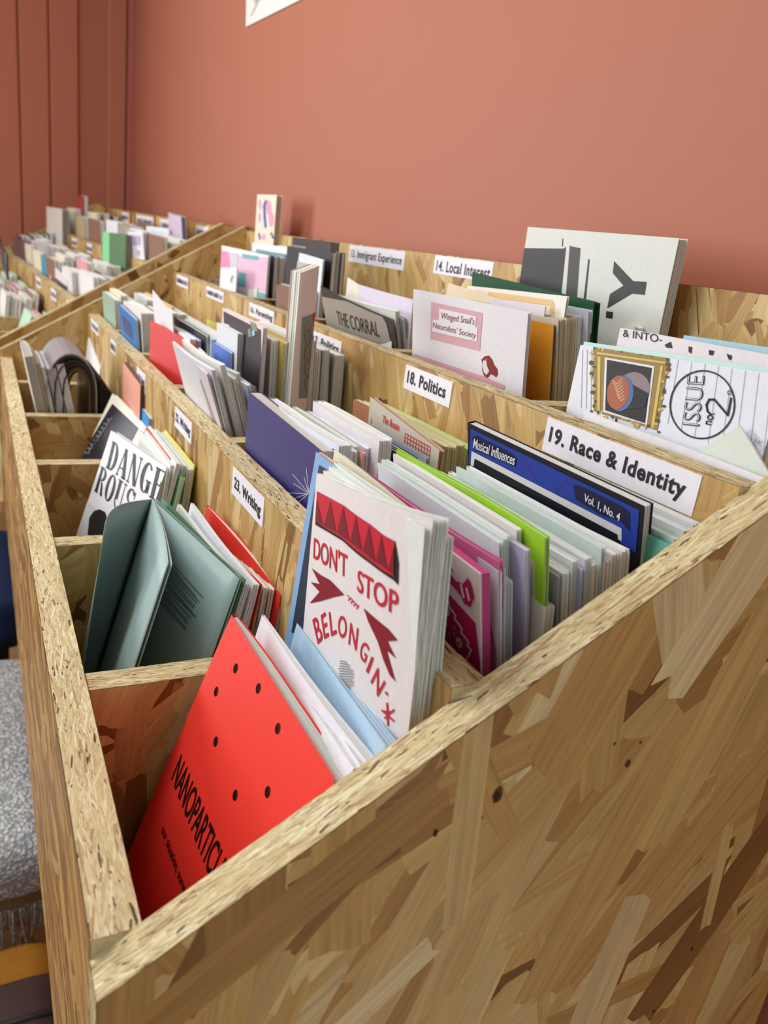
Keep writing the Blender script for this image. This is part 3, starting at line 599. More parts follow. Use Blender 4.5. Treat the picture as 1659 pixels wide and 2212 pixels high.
for i in range(4):
    zine('magazine', 'dark magazine pressed upright beside the arched one', (.1065+.0045*i, .985, .160-.006*i), (.1070+.0045*i, .846, .158-.006*i), .2, .004, -.05, (30, 28, 34), (46, 40, 38), m=2, hi=1, group='dark magazines beside the arched one', cat='magazine')
Z('zine', 'white stapled zine at the far end of the front row', (190, 729, 1.205), (217, 792, 1.06), 0, .004, .1, (236, 236, 236), m=3, hi=1)
# ---- middle row, first bin: the big stack under 19. Race & Identity
b19 = 'the bin marked 19. Race & Identity'
MG = (184, 14, 96)
y0, y1 = .037, .178
for i in range(5):
    t = i*.0011
    s = zine('zine', 'magenta printed zine, front copy of five in its stack' if i == 0 else 'magenta zine copy behind the front one', (.1570+t, .176, .2400), (.1568+t, .0375, .2386), .215, .00095, -.205, (226, 214, 214) if i == 0 else (200, 80, 140), (226, 214, 220), m=1, group=None if i == 0 else 'magenta zine copies behind the front one')
    if i == 0: mg = s
art(mg, [[(938, 1248), (1028, 1346), (1040, 1456), (1030, 1500), (900, 1420)]], MG, 'printed_panel')
ltr = [[(958, 1218), (975, 1222), (985, 1252), (1000, 1262), (1012, 1248), (1020, 1262), (1026, 1290), (1018, 1312), (1004, 1304), (996, 1285), (978, 1264), (962, 1250)]]
art(mg, ltr, MG, 'lettering', .0004)
art(mg, stroke([(998, 1262), (1004, 1290)], 4)+stroke([(1010, 1270), (1016, 1296)], 4)+stroke([(974, 1232), (990, 1254)], 4), (226, 214, 214), 'lettering', .0006)
art(mg, [disc(966, 1320, 6, 11, rot=-.3), disc(946, 1351, 6, 11, rot=-.3), disc(993, 1388, 6.5, 12, rot=-.3)], (214, 196, 204), 'printed_shape', .0004)
art(mg, [disc(966, 1320, 2, 3), disc(946, 1351, 2, 3), disc(993, 1388, 2, 3)], MG, 'printed_shape', .0006)
wv = [(962, 1288)]+[(964+i*4.6+3*math.sin(i*2.1), 1290+i*9.5) for i in range(13)]+[(1012, 1420), (1006, 1428)]
art(mg, stroke(wv, 4), (222, 206, 212), 'printed_shape', .0004)
rr = random.Random(8); DT = []
for i in range(34): a, b = rr.uniform(958, 984), rr.uniform(1340, 1392); DT += stroke([(a, b), (a+1, b+4)], 1.1)
art(mg, DT, (222, 190, 206), 'printed_shape', .0004)
items = [('dusty pink', (206, 104, 152), 1.4, .0075, .001, .004, dict(pages=(214, 214, 216), curl=.003)), ('white', (206, 206, 214), 2.2, .004, .000, .004), ('lavender white', (208, 204, 224), 3.2, -.003, .001, 0, dict(pages=(176, 184, 190))),
 ('white', (228, 232, 236), 1.2, .010, .016, 0), ('mint white', (218, 234, 226), 1.4, .012, .016, 0), ('white', (226, 232, 230), 1.4, .012, .018, 0), ('lavender', (196, 188, 222), 1.4, .010, .006, .004), ('white', (234, 230, 226), 1.6, .015, .018, -.001, dict(m=2)),
 ('lime green', (160, 212, 44), 1.5, .018, .001, -.002, dict(pages=(222, 228, 234), wave=.0012, gap=.6, label='lime green folded zine rising above the white stack')),
 ('cream', (222, 214, 190), 1.8, .003, .002, .01), ('small ivory', (224, 222, 210), 3.0, -.016, -.001, .03, dict(lean=-.12)), ('speckled grey', (156, 164, 168), 1.2, -.002, .001, .006, dict(label='speckled grey covered zine among the white stack')),
 ('white', (206, 212, 214), 3.2, -.001, .001, .003), ('white', (230, 236, 238), 2., .004, .003, 0, dict(bend=.002)), ('pale blue', (188, 192, 224), 1.3, .001, .000, 0), ('white', (226, 232, 236), 2.4, .005, .002, .004), ('white', (214, 218, 214), 2.2, .002, .001, 0), ('mint white', (216, 232, 228), 1.5, .010, .002, .01),
 ('white', (232, 226, 226), 2.6, .003, .001, -.002), ('white', (230, 224, 224), 2.4, .006, .002, .003), ('white', (234, 238, 236), 2.6, .008, .001, .003, dict(bend=.0025)), ('white', (224, 232, 230), 1.5, .006, .003, 0)]
st = stack(b19, .1632, .2440, items, .037, .178, .2352, lean=-.205, hi=1)
sp = [s for s in st if 'speckled' in s.root['label']][0]; rr = random.Random(3)
art(sp, [disc(rr.uniform(.08, sp.w), rr.uniform(0, .07), .0004, .0004, 6) for _ in range(260)], (60, 70, 76), 'speckle', .0004, st=True)
ms = zine('magazine', 'blue and black magazine titled Musical Influences', at(1010, 913, .1815), at(1392, 1094, .0425), .235, .0062, -.2, (26, 24, 32), (226, 228, 226), m=5, pin=1, cat='magazine', curl=.0)
art(ms, [[(1018, 926), (1382, 1102), (1374, 1194), (1330, 1165), (1013, 1000)]], (38, 62, 160), 'printed_panel', .0003)
art(ms, [[(1020, 974), (1344, 1141), (1344, 1168), (1018, 1004)]], (222, 222, 222), 'printed_panel', .0005)
art(ms, [[(1027, 990), (1336, 1154), (1336, 1200), (1022, 1030)]], (22, 22, 34), 'printed_panel', .0007)
for q in ([(1240, 1046), (1262, 1052), (1346, 1094), (1362, 1106), (1362, 1148), (1340, 1124), (1300, 1112), (1245, 1078)], [(1020, 944), (1030, 940), (1108, 980), (1118, 990), (1114, 1008), (1028, 972)]): art(ms, [q], (26, 28, 60), 'printed_panel', .0005)
text(ms, 'Musical Influences', (1024, 967), (1113, 1005), (1027, 946), (232, 232, 240), .012, off=.0009)
text(ms, 'Vol. 1, No. 4', (1263, 1084), (1340, 1128), (1266, 1065), (232, 232, 240), .012, off=.0009)
art(ms, stroke([(1128, 985), (1160, 1040)], 2)+stroke([(1225, 1035), (1200, 1062)], 2), (84, 44, 120), 'printed_shape', .0004)
stack(b19, .2570, .2782, [('teal green', (110, 186, 172), 2, -.009, 0, .02, dict(pages=(190, 224, 220))), ('mint', (190, 222, 216), 3, -.007, .001, .02), ('white', (222, 228, 228), 3, -.003, .001, .01), ('white', (226, 226, 232), 3, .0, .001, .01), ('lime-edged', (122, 182, 42), 1, -.001, .001, .01)], .030, .172, .2575, lean=-.10)

# ---- middle row, second bin: Politics
b18 = 'the bin marked 18. Politics'
nv = Z('book', 'plain navy blue book with a thin white starburst', (537, 846, .380), (694, 974, .231), 1, .0105, .0, (58, 50, 112), m=7, pin=1, cat='book', pages=(214, 212, 204), jit=.3, curl=0)
art(nv, [q for a in range(9) for q in stroke([(668, 1066), (668+math.cos(math.radians(150+a*16))*(26+14*(a % 3)), 1066+math.sin(math.radians(150+a*16))*(38+16*(a % 2)))], 1.3)], (190, 186, 214), 'starburst')
stack(b18, .1735, .2230, [('white', (222, 228, 240), 3, .003, .000, .01, dict(bend=.004)), ('white', (230, 234, 238), 2, -.002, .004, .005, dict(bend=.004)), ('pale green', (216, 226, 206), 1.4, -.001, .012, .02), ('coral', (238, 170, 160), 1.0, -.004, .006, .02), ('lavender', (206, 200, 232), 1.5, -.002, .010, .03), ('white', (232, 230, 234), 3, .006, .0, .03, dict(bend=.003, m=5)), ('white', (236, 236, 236), 2.2, .004, .012, .02), ('white', (214, 220, 230), 1.4, -.012, -.004, .03)], .228, .376, .2390, lean=-.04)
stack(b18, .2210, .2330, [('charcoal', (70, 70, 78), 1, -.003, 0, .06), ('charcoal', (84, 86, 92), 1, -.003, .002, .06), ('slate', (60, 64, 66), 1, -.003, .003, .06), ('grey-blue', (150, 160, 178), .7, .0, -.008, .05)], .222, .36, .2370, lean=-.05)
TLb, TRb = onplane(800, 857, (.2385, 0, 0), (1, 0, 0)), onplane(949, 973, (.2400, 0, 0), (1, 0, 0))
bn = zine('book', 'oatmeal book printed in red with The Route', TLb, TRb, TRb[2]-FL[1]-.002, .004, -.03, (198, 192, 176), m=3, pin=1, cat='book', pages=(206, 140, 106))
text(bn, 'The Route', (826, 912), (862, 932), (828, 896), (206, 84, 74), .02)
text(bn, "n's", (789, 932), (812, 944), (790, 898), (214, 130, 110), -.0)
art(bn, stroke([(876, 936), (930, 966)], 2)+stroke([(875, 944), (929, 974)], 2)+stroke([(874, 952), (928, 984)], 1.5)+sum([stroke([(876+i*6, 936+i*3.4), (871+i*6, 986+i*3.4)], .9) for i in range(10)], [])+stroke([(872, 980), (886, 984), (896, 996), (904, 976), (914, 984), (924, 1006)], 1.5), (206, 62, 62), 'line_drawing')
stack(b18, .2455, .2780, [('brown', (172, 118, 82), 1, -.003, -.002, .0, dict(pages=(190, 140, 100))), ('cream', (226, 220, 178), 2, -.003, 0, 0, dict(pages=(212, 206, 160))), ('cream', (222, 218, 176), 3, -.004, .001, 0, dict(pages=(206, 202, 154))), ('cream', (218, 216, 170), 3, -.003, .002, .003, dict(pages=(200, 198, 148))), ('pale lime', (206, 214, 146), 2.5, -.005, .001, .003, dict(pages=(196, 208, 140))), ('pale lime', (210, 216, 150), 2.5, -.006, .002, .0, dict(pages=(196, 208, 140)))], .222, .366, .2460, lean=-.05)

# ---- middle row, third bin
b17 = 'the bin behind the tall bent zine'
z0 = Z('zine', 'white zine with grey photograph leaning out over the lower step', (382, 754, .580), (446, 808, .437), 1, .0018, -.33, (222, 212, 216), m=1)
art(z0, [[(412, 800), (434, 820), (470, 920), (440, 910)]], (168, 160, 162), 'photo_print')
stack(b17, .1440, .1815, [('white', (226, 226, 234), 2, .006, -.002, -.004, dict(bend=.003)), ('grey', (196, 194, 190), 2, .0, 0, .0), ('white', (236, 236, 228), 2.6, .010, .0, .004, dict(bend=.004)), ('white', (230, 232, 226), 2.2, -.001, 0, 0), ('lilac', (196, 184, 216), 1.3, -.002, .001, 0), ('white', (232, 232, 222), 1.8, -.001, 0, .01), ('buff', (206, 196, 168), 1.8, -.005, 0, .01, dict(pages=(196, 186, 158))), ('lilac', (170, 164, 196), .8, -.008, 0, .02), ('white', (222, 230, 238), 2.0, .0, .02, -.01, dict(bend=.005)), ('mint white', (222, 236, 232), 2.2, -.006, .0, .02), ('dark grey', (126, 122, 122), .8, -.006, -.01, .0)], .436, .585, .2440, lean=-.30)
stack(b17, .1850, .2420, [('blue', (84, 122, 206), 1.0, -.014, .08, .0), ('white', (222, 226, 230), 2, .006, .07, 0), ('pale blue', (196, 224, 232), 2, .008, .045, 0), ('grey', (190, 194, 196), 2, .008, .02, 0), ('yellow', (214, 190, 70), 1.2, .008, .01, 0), ('tan', (196, 170, 110), 2, .008, .006, 0, dict(pages=(200, 180, 130))), ('white', (230, 230, 222), 4, .011, 0, .0, dict(m=6))], .445, .59, .2660, lean=-.03, kind='book')
dk = Z('magazine', 'dark magazine with a small figure photographed in the trees', (481, 664, .598), (569, 707, .458), 1, .004, .0, (228, 206, 202), m=3, cat='magazine', pin=1)
art(dk, [[(483, 672), (564, 713), (566, 900), (490, 860)]], (44, 38, 42), 'photo_print'); art(dk, [[(540, 690), (552, 696), (558, 716), (546, 716)], [(536, 712), (542, 708), (544, 728), (538, 728)]], (120, 140, 110), 'photo_print', .0005); art(dk, [[(545, 716), (550, 712), (552, 724), (546, 726)]], (150, 190, 220), 'photo_print', .0006)
stack(b17, .2420, .2750, [('black', (32, 30, 34), 1.5, -.008, 0, .0), ('white', (214, 220, 216), 2, -.006, .002, 0, dict(curl=-.004)), ('grey', (160, 164, 162), 2, -.010, .002, .01)], .452, .592, .2760, lean=-.03)
# tall bent zine with the fishnet print, standing across the bin
tz = zine('zine', 'tall zine with a fishnet print, its top folded over', at(690, 574, .4300), at(650, 590, .4315), .31, .030, 0, (222, 196, 186), (228, 228, 220), m=8, hi=2, pin=1, curl=.002, fan=.002, down=(.0, 0, -1))
art(tz, [[(652, 686), (674, 678), (690, 860), (645, 860)]], (126, 130, 112), 'printed_panel', .0005, sub=2)
art(tz, [[(674, 678), (690, 671), (694, 860), (688, 860)]], (200, 46, 40), 'printed_panel', .0006, sub=2)
for cc, ph in (((178, 70, 62), 0), ((60, 66, 70), 1)):
    LNS = []
    for k in range(4):
        for sgn in (1, -1): LNS += stroke([(664+sgn*7*math.sin(i*.45), 694+k*34+ph*17+i*4.9) for i in range(8)], 1.0)
    art(tz, LNS, cc, 'line_drawing', .0008)
# ---- middle row, farther bins
b16 = 'the bin marked 16. Parenting'
rz = Z('zine', 'plain red zine in the middle row', (325, 692, .795), (424, 744, .655), 1, .002, .0, (214, 52, 52), m=2)
stack(b16, .1790, .2740, [('white', (228, 232, 240), 2, .004, .02, .0), ('blue', (84, 120, 200), 1.6, .003, .02, .04), ('black', (38, 38, 44), 1.4, .010, .006, -.006, dict(lean=-.1)), ('pale blue', (190, 222, 232), 2, .008, .0, -.01), ('white', (232, 236, 230), 2.4, .010, .003, 0), ('white', (226, 230, 228), 2.4, .008, 0, .0), ('charcoal', (90, 86, 84), 2, .004, .02, 0), ('yellow', (216, 206, 96), .8, .012, .05, .01), ('white', (228, 232, 236), 3, .006, .02, .01), ('mint', (140, 190, 170), 2, .008, .07, .0), ('red', (206, 64, 56), 1.2, .014, .02, .06), ('white', (226, 228, 226), 2, .006, .004, .02), ('grey', (176, 178, 176), 3, -.004, .002, .02)], .640, .800, .2400, lean=-.02)
wz = Z('zine', 'white folded paper standing up pointed above the middle row', (329, 626, .83), (372, 680, .72), 1, .001, -.1, (232, 234, 240), m=0, hi=1)
b15 = 'the middle row bin of the blue book'
bl = Z('book', 'blue covered book with dark picture in the middle row', (256, 656, 1.000), (292, 690, .868), 1, .004, -.1, (30, 116, 188), m=2, cat='book', pin=1)
art(bl, [[(262, 678), (284, 700), (288, 736), (268, 716)]], (50, 78, 120), 'photo_print')
stack(b15, .1610, .2700, [('white', (232, 230, 218), 5, .006, 0, .0, dict(m=6)), ('grey', (150, 148, 146), 3, .0, .003, .01), ('grey', (132, 132, 138), 3, .002, .004, 0), ('white', (226, 228, 224), 2, .008, .01, .0), ('orange', (226, 170, 100), 1, .012, .05, 0), ('white', (222, 226, 228), 3, .006, .02, 0), ('teal', (120, 170, 170), 1.4, .004, .05, .02), ('white', (228, 230, 232), 4, -.004, .01, .01), ('mint white', (214, 228, 222), 3, -.012, .01, .01), ('grey', (170, 172, 168), 3, -.02, .01, .01)], .860, 1.005, .2400, lean=-.08)
stack('the far end bin of the middle row', .158, .255, [('sage green', (150, 176, 156), 2, .004, .01, .0), ('cream', (236, 222, 176), 2, .010, .03, 0), ('white', (220, 224, 220), 3, .0, 0, 0), ('pink', (214, 176, 160), 2, -.012, 0, .01), ('white', (214, 222, 226), 3, .006, .03, 0), ('orange', (232, 176, 96), 1, .008, .06, 0), ('white', (226, 230, 226), 4, -.006, 0, .02)], 1.056, 1.205, .2360, lean=-.05)
def atx(px, py, x): return onplane(px, py, (x, 0, 0), (1, 0, 0))
def ZX(name, label, tl, tr, row, th, lean, cover=W_, **kw):
    TL, TR = atx(*tl), atx(*tr); h = kw.pop('h', None) or (min(TL[2], TR[2])-FL[row]-.002)*math.sqrt(1+lean*lean)
    return zine(name, label, TL, TR, h, th, lean, cover, **kw)
# ---- top row, first bin: ISSUE no. 2
isz = ZX('zine', 'lined paper zine reading ISSUE no. 2 with a framed coffee picture', (1254, 745, .3100), (1700, 812, .3080), 2, .0032, .02, (224, 226, 236), m=3, pages=(200, 226, 218), hi=2)
for a, b in [((1259, 756), (1256, 880)), ((1269, 755), (1267, 882)), ((1279, 755), (1277, 884))]+[((1466+i*29, 776+i*5), (1443+i*29, 915+i*14)) for i in range(8)]: art(isz, stroke([a, b], 1.0), (150, 152, 166), 'ruled_line')
FR = [(1282, 749), (1447, 771), (1421, 930), (1283, 888)]
art(isz, [FR], (150, 124, 62), 'gilt_frame_print', .0003)
art(isz, [[(1308, 772), (1415, 791), (1399, 918), (1304, 890)]], (222, 220, 226), 'photo_border', .0005)
art(isz, [[(1313, 777), (1410, 795), (1395, 914), (1309, 886)]], (34, 28, 30), 'photo_print', .0007)
rr = random.Random(6); P1, P2 = [], []
for k in range(4):
    a, b = np.array(FR[k]), np.array(FR[(k+1) % 4])
    for i in range(14):
        c = a+(b-a)*(i/14)+np.array([rr.uniform(-5, 5), rr.uniform(-5, 5)]); (P1 if rr.random() < .5 else P2).append(disc(c[0], c[1], rr.uniform(2, 6), rr.uniform(2, 6), 8))
tag(art(isz, P1, (92, 70, 30), 'gilt_ornament', .0004), kind='stuff'); tag(art(isz, P2, (196, 172, 100), 'gilt_ornament', .00045), kind='stuff')
for q in ([(1290, 760), (1440, 782), (1438, 786), (1291, 765)], [(1292, 770), (1299, 771), (1297, 888), (1291, 886)], [(1428, 790), (1434, 791), (1414, 922), (1408, 920)]): art(isz, [q], (206, 182, 104), 'gilt_frame_print', .0005)
art(isz, [disc(1372, 838, 34, 34)], (138, 122, 128), 'photo_print', .0008); art(isz, [[(1340, 815), (1404, 850), (1395, 880), (1350, 885)]], (30, 28, 34), 'photo_print', .0009)
art(isz, [disc(1344, 850, 27, 39, rot=.15)], (70, 110, 160), 'photo_print', .0010); art(isz, [disc(1338, 848, 24, 37, rot=.15)], (166, 92, 60), 'photo_print', .0011)
art(isz, sum([stroke([(1326+i*2, 822+i*6), (1336+i*1.5, 830+i*6), (1346+i, 818+i*7)], 1.3) for i in range(7)], []), (226, 196, 166), 'photo_print', .0012)
art(isz, ring(1518, 874, 71, 75, 3.2, 36, rot=.2), (20, 18, 26), 'drawn_circle', .0004)
text(isz, 'ISSUE', (1512, 921), (1524, 812), (1475, 917), (24, 22, 30), .0, off=.0004)
text(isz, 'ISSUE', (1510, 919), (1522, 814), (1477, 915), (224, 226, 236), -.03, off=.0006)
text(isz, 'no.', (1538, 919), (1545, 893), (1524, 916), (24, 22, 30), .01, off=.0004)
art(isz, stroke([(1537, 896), (1529, 888), (1527, 874), (1533, 863), (1544, 863), (1557, 878), (1573, 897), (1580, 860)], 4.5), (24, 22, 30), 'lettering', .0004)
art(isz, ring(1577, 848, 5, 5, 1.8, 12), (24, 22, 30), 'lettering', .0005)
rr = random.Random(12)
art(isz, [disc(1635+rr.gauss(0, 8), 952+rr.gauss(0, 5), .7, .7, 6) for _ in range(60)], (60, 60, 70), 'speckle', .0005)
ZX('zine', 'mint green zine peeking out behind the ISSUE no. 2 zine', (1262, 738, .3138), (1702, 802, .3122), 2, .002, .0, (196, 226, 216), m=2)
it = ZX('zine', 'white zine with a hand-inked title in black behind ISSUE no. 2', (1340, 708, .3190), (1702, 774, .3180), 2, .003, .0, (226, 218, 222), m=2)
text(it, '& INTO-', (1346, 727), (1430, 741), (1347, 711), (30, 28, 34), .0)
art(it, [[(1436, 745), (1450, 738), (1453, 752), (1440, 751)], [(1488, 748), (1496, 750), (1494, 764), (1488, 760)], [(1532, 756), (1544, 758), (1540, 768), (1532, 766)], [(1570, 764), (1582, 768), (1580, 778), (1574, 776)]], (24, 22, 28), 'lettering')
ZX('zine', 'pale blue zine tilted against the back board', (1478, 724, .3260), (1702, 757, .3260), 2, .002, -.02, (168, 206, 222), m=1)
ZX('zine', 'low white sheet propped along the upper step in front of ISSUE no. 2', (1266, 887, .2995), (1652, 1032, .2990), 2, .0012, -.0, (226, 226, 232), m=0, wave=.0012, h=.16)
ZX('zine', 'second low white sheet just behind the propped one', (1243, 893, .3020), (1300, 912, .3020), 2, .001, 0, (214, 220, 220), m=0, hi=1)
# folded corner
c0, c1, c2 = atx(1598, 920, .3035), atx(1505, 973, .3030), atx(1662, 1024, .3030)
fr = empty('folded_paper', np.array([c1[0]+.004, .05, FL[2]+.001])); fr['origin'] = 1; tag(fr, 'folded white paper triangle poking up at the front of the top row', 'paper')
B1, B2 = np.array([c1[0]+.003, c1[1], FL[2]+.001]), np.array([c2[0]+.003, c2[1], FL[2]+.001])
V = [c0, c1, c2, B1, B2]+[p+np.array([.0014, 0, 0]) for p in (c0, c1, c2, B1, B2)]
mesh_obj('sheet', V, [(0, 1, 3, 4, 2), (5, 7, 9, 8, 6), (0, 2, 7, 5), (0, 5, 6, 1), (1, 6, 8, 3), (3, 8, 9, 4), (4, 9, 7, 2)], paper((214, 222, 212), .6), fr, fr.location)
# ---- top row, second bin
sn = Z('zine', 'white zine titled Winged Snail\'s Naturalists\' Society with a bird', (893, 625, .383), (1141, 676, .232), 2, .0030, -.13, (230, 226, 232), m=3, hi=2, pages=(224, 228, 226))
PK = (218, 168, 178)
art(sn, [[(932, 652), (1043, 676), (1037, 758), (930, 731)]], PK, 'printed_panel')
art(sn, [[(950, 666), (1030, 684), (1028, 706), (1033, 708), (1031, 738), (934, 716), (936, 690), (949, 692)]], (232, 228, 234), 'printed_panel', .0005)
text(sn, "Winged Snail's", (953, 692), (1025, 706), (955, 674), (134, 44, 48), .0, off=.0007); text(sn, "Naturalists' Society", (936, 711), (1028, 735), (938, 695), (134, 44, 48), .0, off=.0007)
art(sn, [[(886, 761), (1046, 813), (1091, 832), (1088, 845), (1040, 832), (886, 776)]], PK, 'printed_panel')
art(sn, [[(1040, 777), (1048, 769), (1057, 768), (1064, 777), (1068, 788), (1075, 797), (1076, 808), (1072, 815), (1066, 810), (1060, 808), (1053, 817), (1046, 812), (1042, 800), (1043, 786)]], (136, 40, 40), 'bird_print')
art(sn, [[(1045, 779), (1051, 775), (1053, 790), (1058, 802), (1052, 810), (1046, 804), (1044, 792)]], (228, 222, 226), 'bird_print', .0005); art(sn, [disc(1049, 777, 1.3, 1.8)], (60, 20, 20), 'bird_print', .0007)
b14 = 'the top row bin behind the snail zine'
Z('book', 'orange covered book beside the snail zine', (1050, 672, .31), (1196, 702, .2235), 2, .004, -.16, (226, 154, 44), m=3, pin=1, cat='book', pages=(120, 120, 122))
stack(b14, .3245, .3500, [('ivory', (214, 208, 186), 3, .000, .000, .05, dict(pages=(196, 190, 166))), ('cream', (226, 216, 186), 3, .001, .001, .05, dict(pages=(206, 198, 172))), ('white', (228, 226, 220), 2, .003, .001, .05), ('clear sleeved', (206, 214, 230), 1.6, .008, -.004, .05)], .2225, .386, .3320, lean=-.20)
Z('card', 'cream card fanned out above the snail zine', (969, 611, .375), (1150, 668, .28), 2, .0012, 0, (238, 222, 190), m=0, cat='card')
cz = Z('booklet', 'white booklet with a rounded tan border line', (1010, 617, .372), (1225, 640, .2280), 2, .002, -.05, (236, 232, 222), m=1, cat='booklet')
art(cz, [[(1055, 630), (1194, 648), (1198, 656), (1196, 690), (1188, 690), (1188, 660), (1054, 642)]], (226, 190, 132), 'border_line')
ZX('booklet', 'lilac white booklet in front of the tan bordered one', (1060, 645, .3260), (1178, 662, .3260), 2, .001, -.05, (220, 214, 224), m=0, cat='booklet', h=.04)
Z('folder', 'dark green folder slanting behind the zines', (1020, 588, .388), (1284, 652, .2180), 2, .0016, -.16, (22, 84, 52), m=0, cat='folder', hi=1); Z('folder', 'dark green folder edge just behind the first green folder', (1028, 590, .3895), (1294, 655, .2165), 2, .0012, -.16, (16, 66, 42), m=0, cat='folder', hi=1)
yb = zine('book', 'large white book with a black letter Y lying on its side', (.3855, .3585, .3952), (.3850, .1905, .3932), .29, .0085, -.03, (218, 220, 212), (216, 214, 204), m=8, pin=1, cat='book', jit=.3)
BK = (50, 46, 48)
art(yb, [[(1131, 536), (1218, 537), (1223, 533), (1212, 640), (1110, 640)]], BK, 'printed_panel'); art(yb, [[(1231, 531), (1248, 535), (1254, 536), (1246, 650), (1222, 650)]], (72, 68, 70), 'printed_panel')
art(yb, [[(1271, 560), (1274, 560), (1265, 655), (1260, 655)], [(1215, 515), (1217, 516), (1216, 532), (1214, 532)], [(1310, 672), (1325, 674), (1323, 688), (1309, 686)]], BK, 'printed_shape')
art(yb, [[(1327, 564), (1368, 607), (1397, 609), (1393, 637), (1366, 634), (1312, 666), (1318, 635), (1347, 617), (1324, 590)]], (56, 52, 52), 'lettering')
Z('book', 'grey striped book lying below the letter Y', (1292, 690, .2900), (1372, 704, .2050), 2, .006, -.03, (228, 232, 226), m=3, cat='book')
s = Z('book', 'black and grey book lying below the letter Y', (1288, 700, .2850), (1380, 708, .2060), 2, .003, -.03, (44, 42, 44), m=3, cat='book')
art(s, [[(1306, 704), (1330, 708), (1326, 760), (1302, 760)]], (138, 140, 138), 'printed_shape')
# ---- top row, third bin
cz = Z('zine', 'grey zine with tall narrow letters, THE CORRAL', (692, 618, .592), (846, 692, .436), 2, .0025, -.30, (64, 62, 58), m=2, bend=.003, pages=(214, 220, 208))
art(cz, [[(694, 640), (760, 652), (826, 682), (836, 700), (850, 760), (703, 704)]], (166, 158, 150), 'printed_panel', .0006, sub=2)
text(cz, 'THE CORRAL', (732, 700), (822, 728), (727, 670), (50, 46, 46), .0, off=.0010, sub=1)
Z('booklet', 'narrow white booklet lying along the upper step', (733, 702, .560), (846, 738, .440), 2, .003, -.1, (206, 216, 208), m=2, cat='booklet')
stack('the top row bin of the grey zine', .3120, .3420, [('white', (222, 226, 220), 2, .008, .002, .0, dict(bend=.003)), ('grey', (136, 140, 142), 2, .002, -.002, .01), ('white', (212, 214, 206), 1.5, .003, .0, .01), ('slate', (84, 92, 98), 2, .000, .0, .02), ('white', (214, 218, 216), 1.5, .002, .0, .02), ('grey', (150, 152, 150), 2, -.001, .002, .02), ('black-backed', (36, 34, 38), .6, .004, -.006, .05)], .436, .59, .3030, lean=-.25)
Z('zine', 'broad lilac white zine leaning on the back board', (765, 612, .560), (892, 648, .430), 2, .003, -.05, (222, 214, 232), m=3, bend=.003); Z('card', 'cream paper corner behind the lilac white zine', (751, 599, .575), (800, 632, .52), 2, .001, 0, (232, 222, 206), m=0, cat='card')
# ---- top row, fourth bin: framed prints
b13 = 'the top row bin of framed prints'
stack(b13, .3020, .3300, [('brown', (128, 92, 74), 2, -.012, .02, 0, dict(pages=(120, 84, 66))), ('grey', (172, 170, 160), 2, -.010, .02, 0), ('maroon', (110, 60, 54), 2, -.012, .015, 0), ('sand', (190, 170, 140), 2, -.010, .012, 0), ('grey-green', (140, 146, 132), 2, -.008, .01, 0)], .640, .740, .3180, lean=-.02, hi=0)
fz = Z('zine', 'white zine with a cut-out window picture', (627, 540, .800), (698, 561, .648), 2, .002, .0, (226, 228, 236), m=1)
art(fz, [[(632, 562), (682, 574), (684, 640), (634, 640)]], (176, 184, 176), 'photo_print'); art(fz, [[(664, 575), (684, 579), (684, 610), (668, 600)]], (96, 106, 100), 'photo_print', .0005)
stack(b13, .3330, .3500, [('black', (40, 38, 42), 2, -.004, 0, 0), ('grey', (150, 152, 152), 1.5, -.002, .002, 0), ('black', (34, 32, 36), 1.5, -.003, 0, 0)], .648, .800, .3560, lean=-.02)
Z('book', 'dark brown book standing tall by the 13. Immigrant Experience label', (632, 512, .812), (716, 522, .655), 2, .010, .0, (58, 48, 48), m=7, cat='book', pin=1, pages=(150, 146, 136))
# ---- top row, fifth bin
pz = Z('zine', 'pink and teal collage zine in the top row', (479, 530, 1.000), (580, 552, .846), 2, .003, .0, (230, 232, 228), m=2)
art(pz, [[(475, 541), (495, 544), (500, 580), (475, 578)]], (226, 130, 176), 'printed_panel'); art(pz, [[(513, 552), (578, 556), (578, 632), (500, 616), (512, 580)]], (226, 180, 206), 'printed_panel'); art(pz, [[(495, 544), (516, 548), (512, 580), (499, 580)]], (200, 200, 204), 'printed_panel', .0005)
art(pz, [[(524, 548), (560, 554), (558, 562), (524, 557)], [(516, 588), (532, 591), (530, 620), (514, 616)], [(554, 630), (577, 634), (577, 650), (554, 645)]], (96, 170, 174), 'printed_shape', .0006)
pc = Z('card', 'small white card with a green sprig in front of the pink zine', (477, 578, .97), (512, 578, .90), 2, .0015, .0, (232, 230, 236), m=0, cat='card', hi=1)
art(pc, [disc(500, 605, 2.5, 7), disc(503, 598, 2, 4)], (130, 170, 120), 'printed_shape')
Z('zine', 'white zine corner tucked under the pink collage zine', (520, 625, .93), (556, 622, .87), 2, .002, .0, (222, 222, 210), m=0, hi=1)
b12 = 'the top row bin of the pink collage zine'
stack(b12, .3330, .3900, [('navy', (52, 56, 74), 1.4, -.004, 0, .0), ('periwinkle', (150, 168, 206), 2, -.004, .002, 0), ('teal', (112, 158, 160), 1, .0, .01, 0), ('maroon', (108, 52, 48), 2, -.014, .004, 0, dict(pages=(120, 70, 60))), ('grey', (170, 172, 164), 1.5, -.010, .006, 0), ('brown', (120, 84, 66), 3, -.012, .008, 0, dict(pages=(110, 80, 64)))], .848, 1.0, .3400, lean=-.02)
Z('zine', 'large white zine behind the pink collage zine', (545, 524, 1.005), (632, 536, .850), 2, .003, .0, (232, 232, 238), m=1); Z('zine', 'white zine fold standing beside the framed prints', (600, 530, .92), (636, 534, .850), 2, .004, .0, (216, 216, 216), m=2, hi=1)
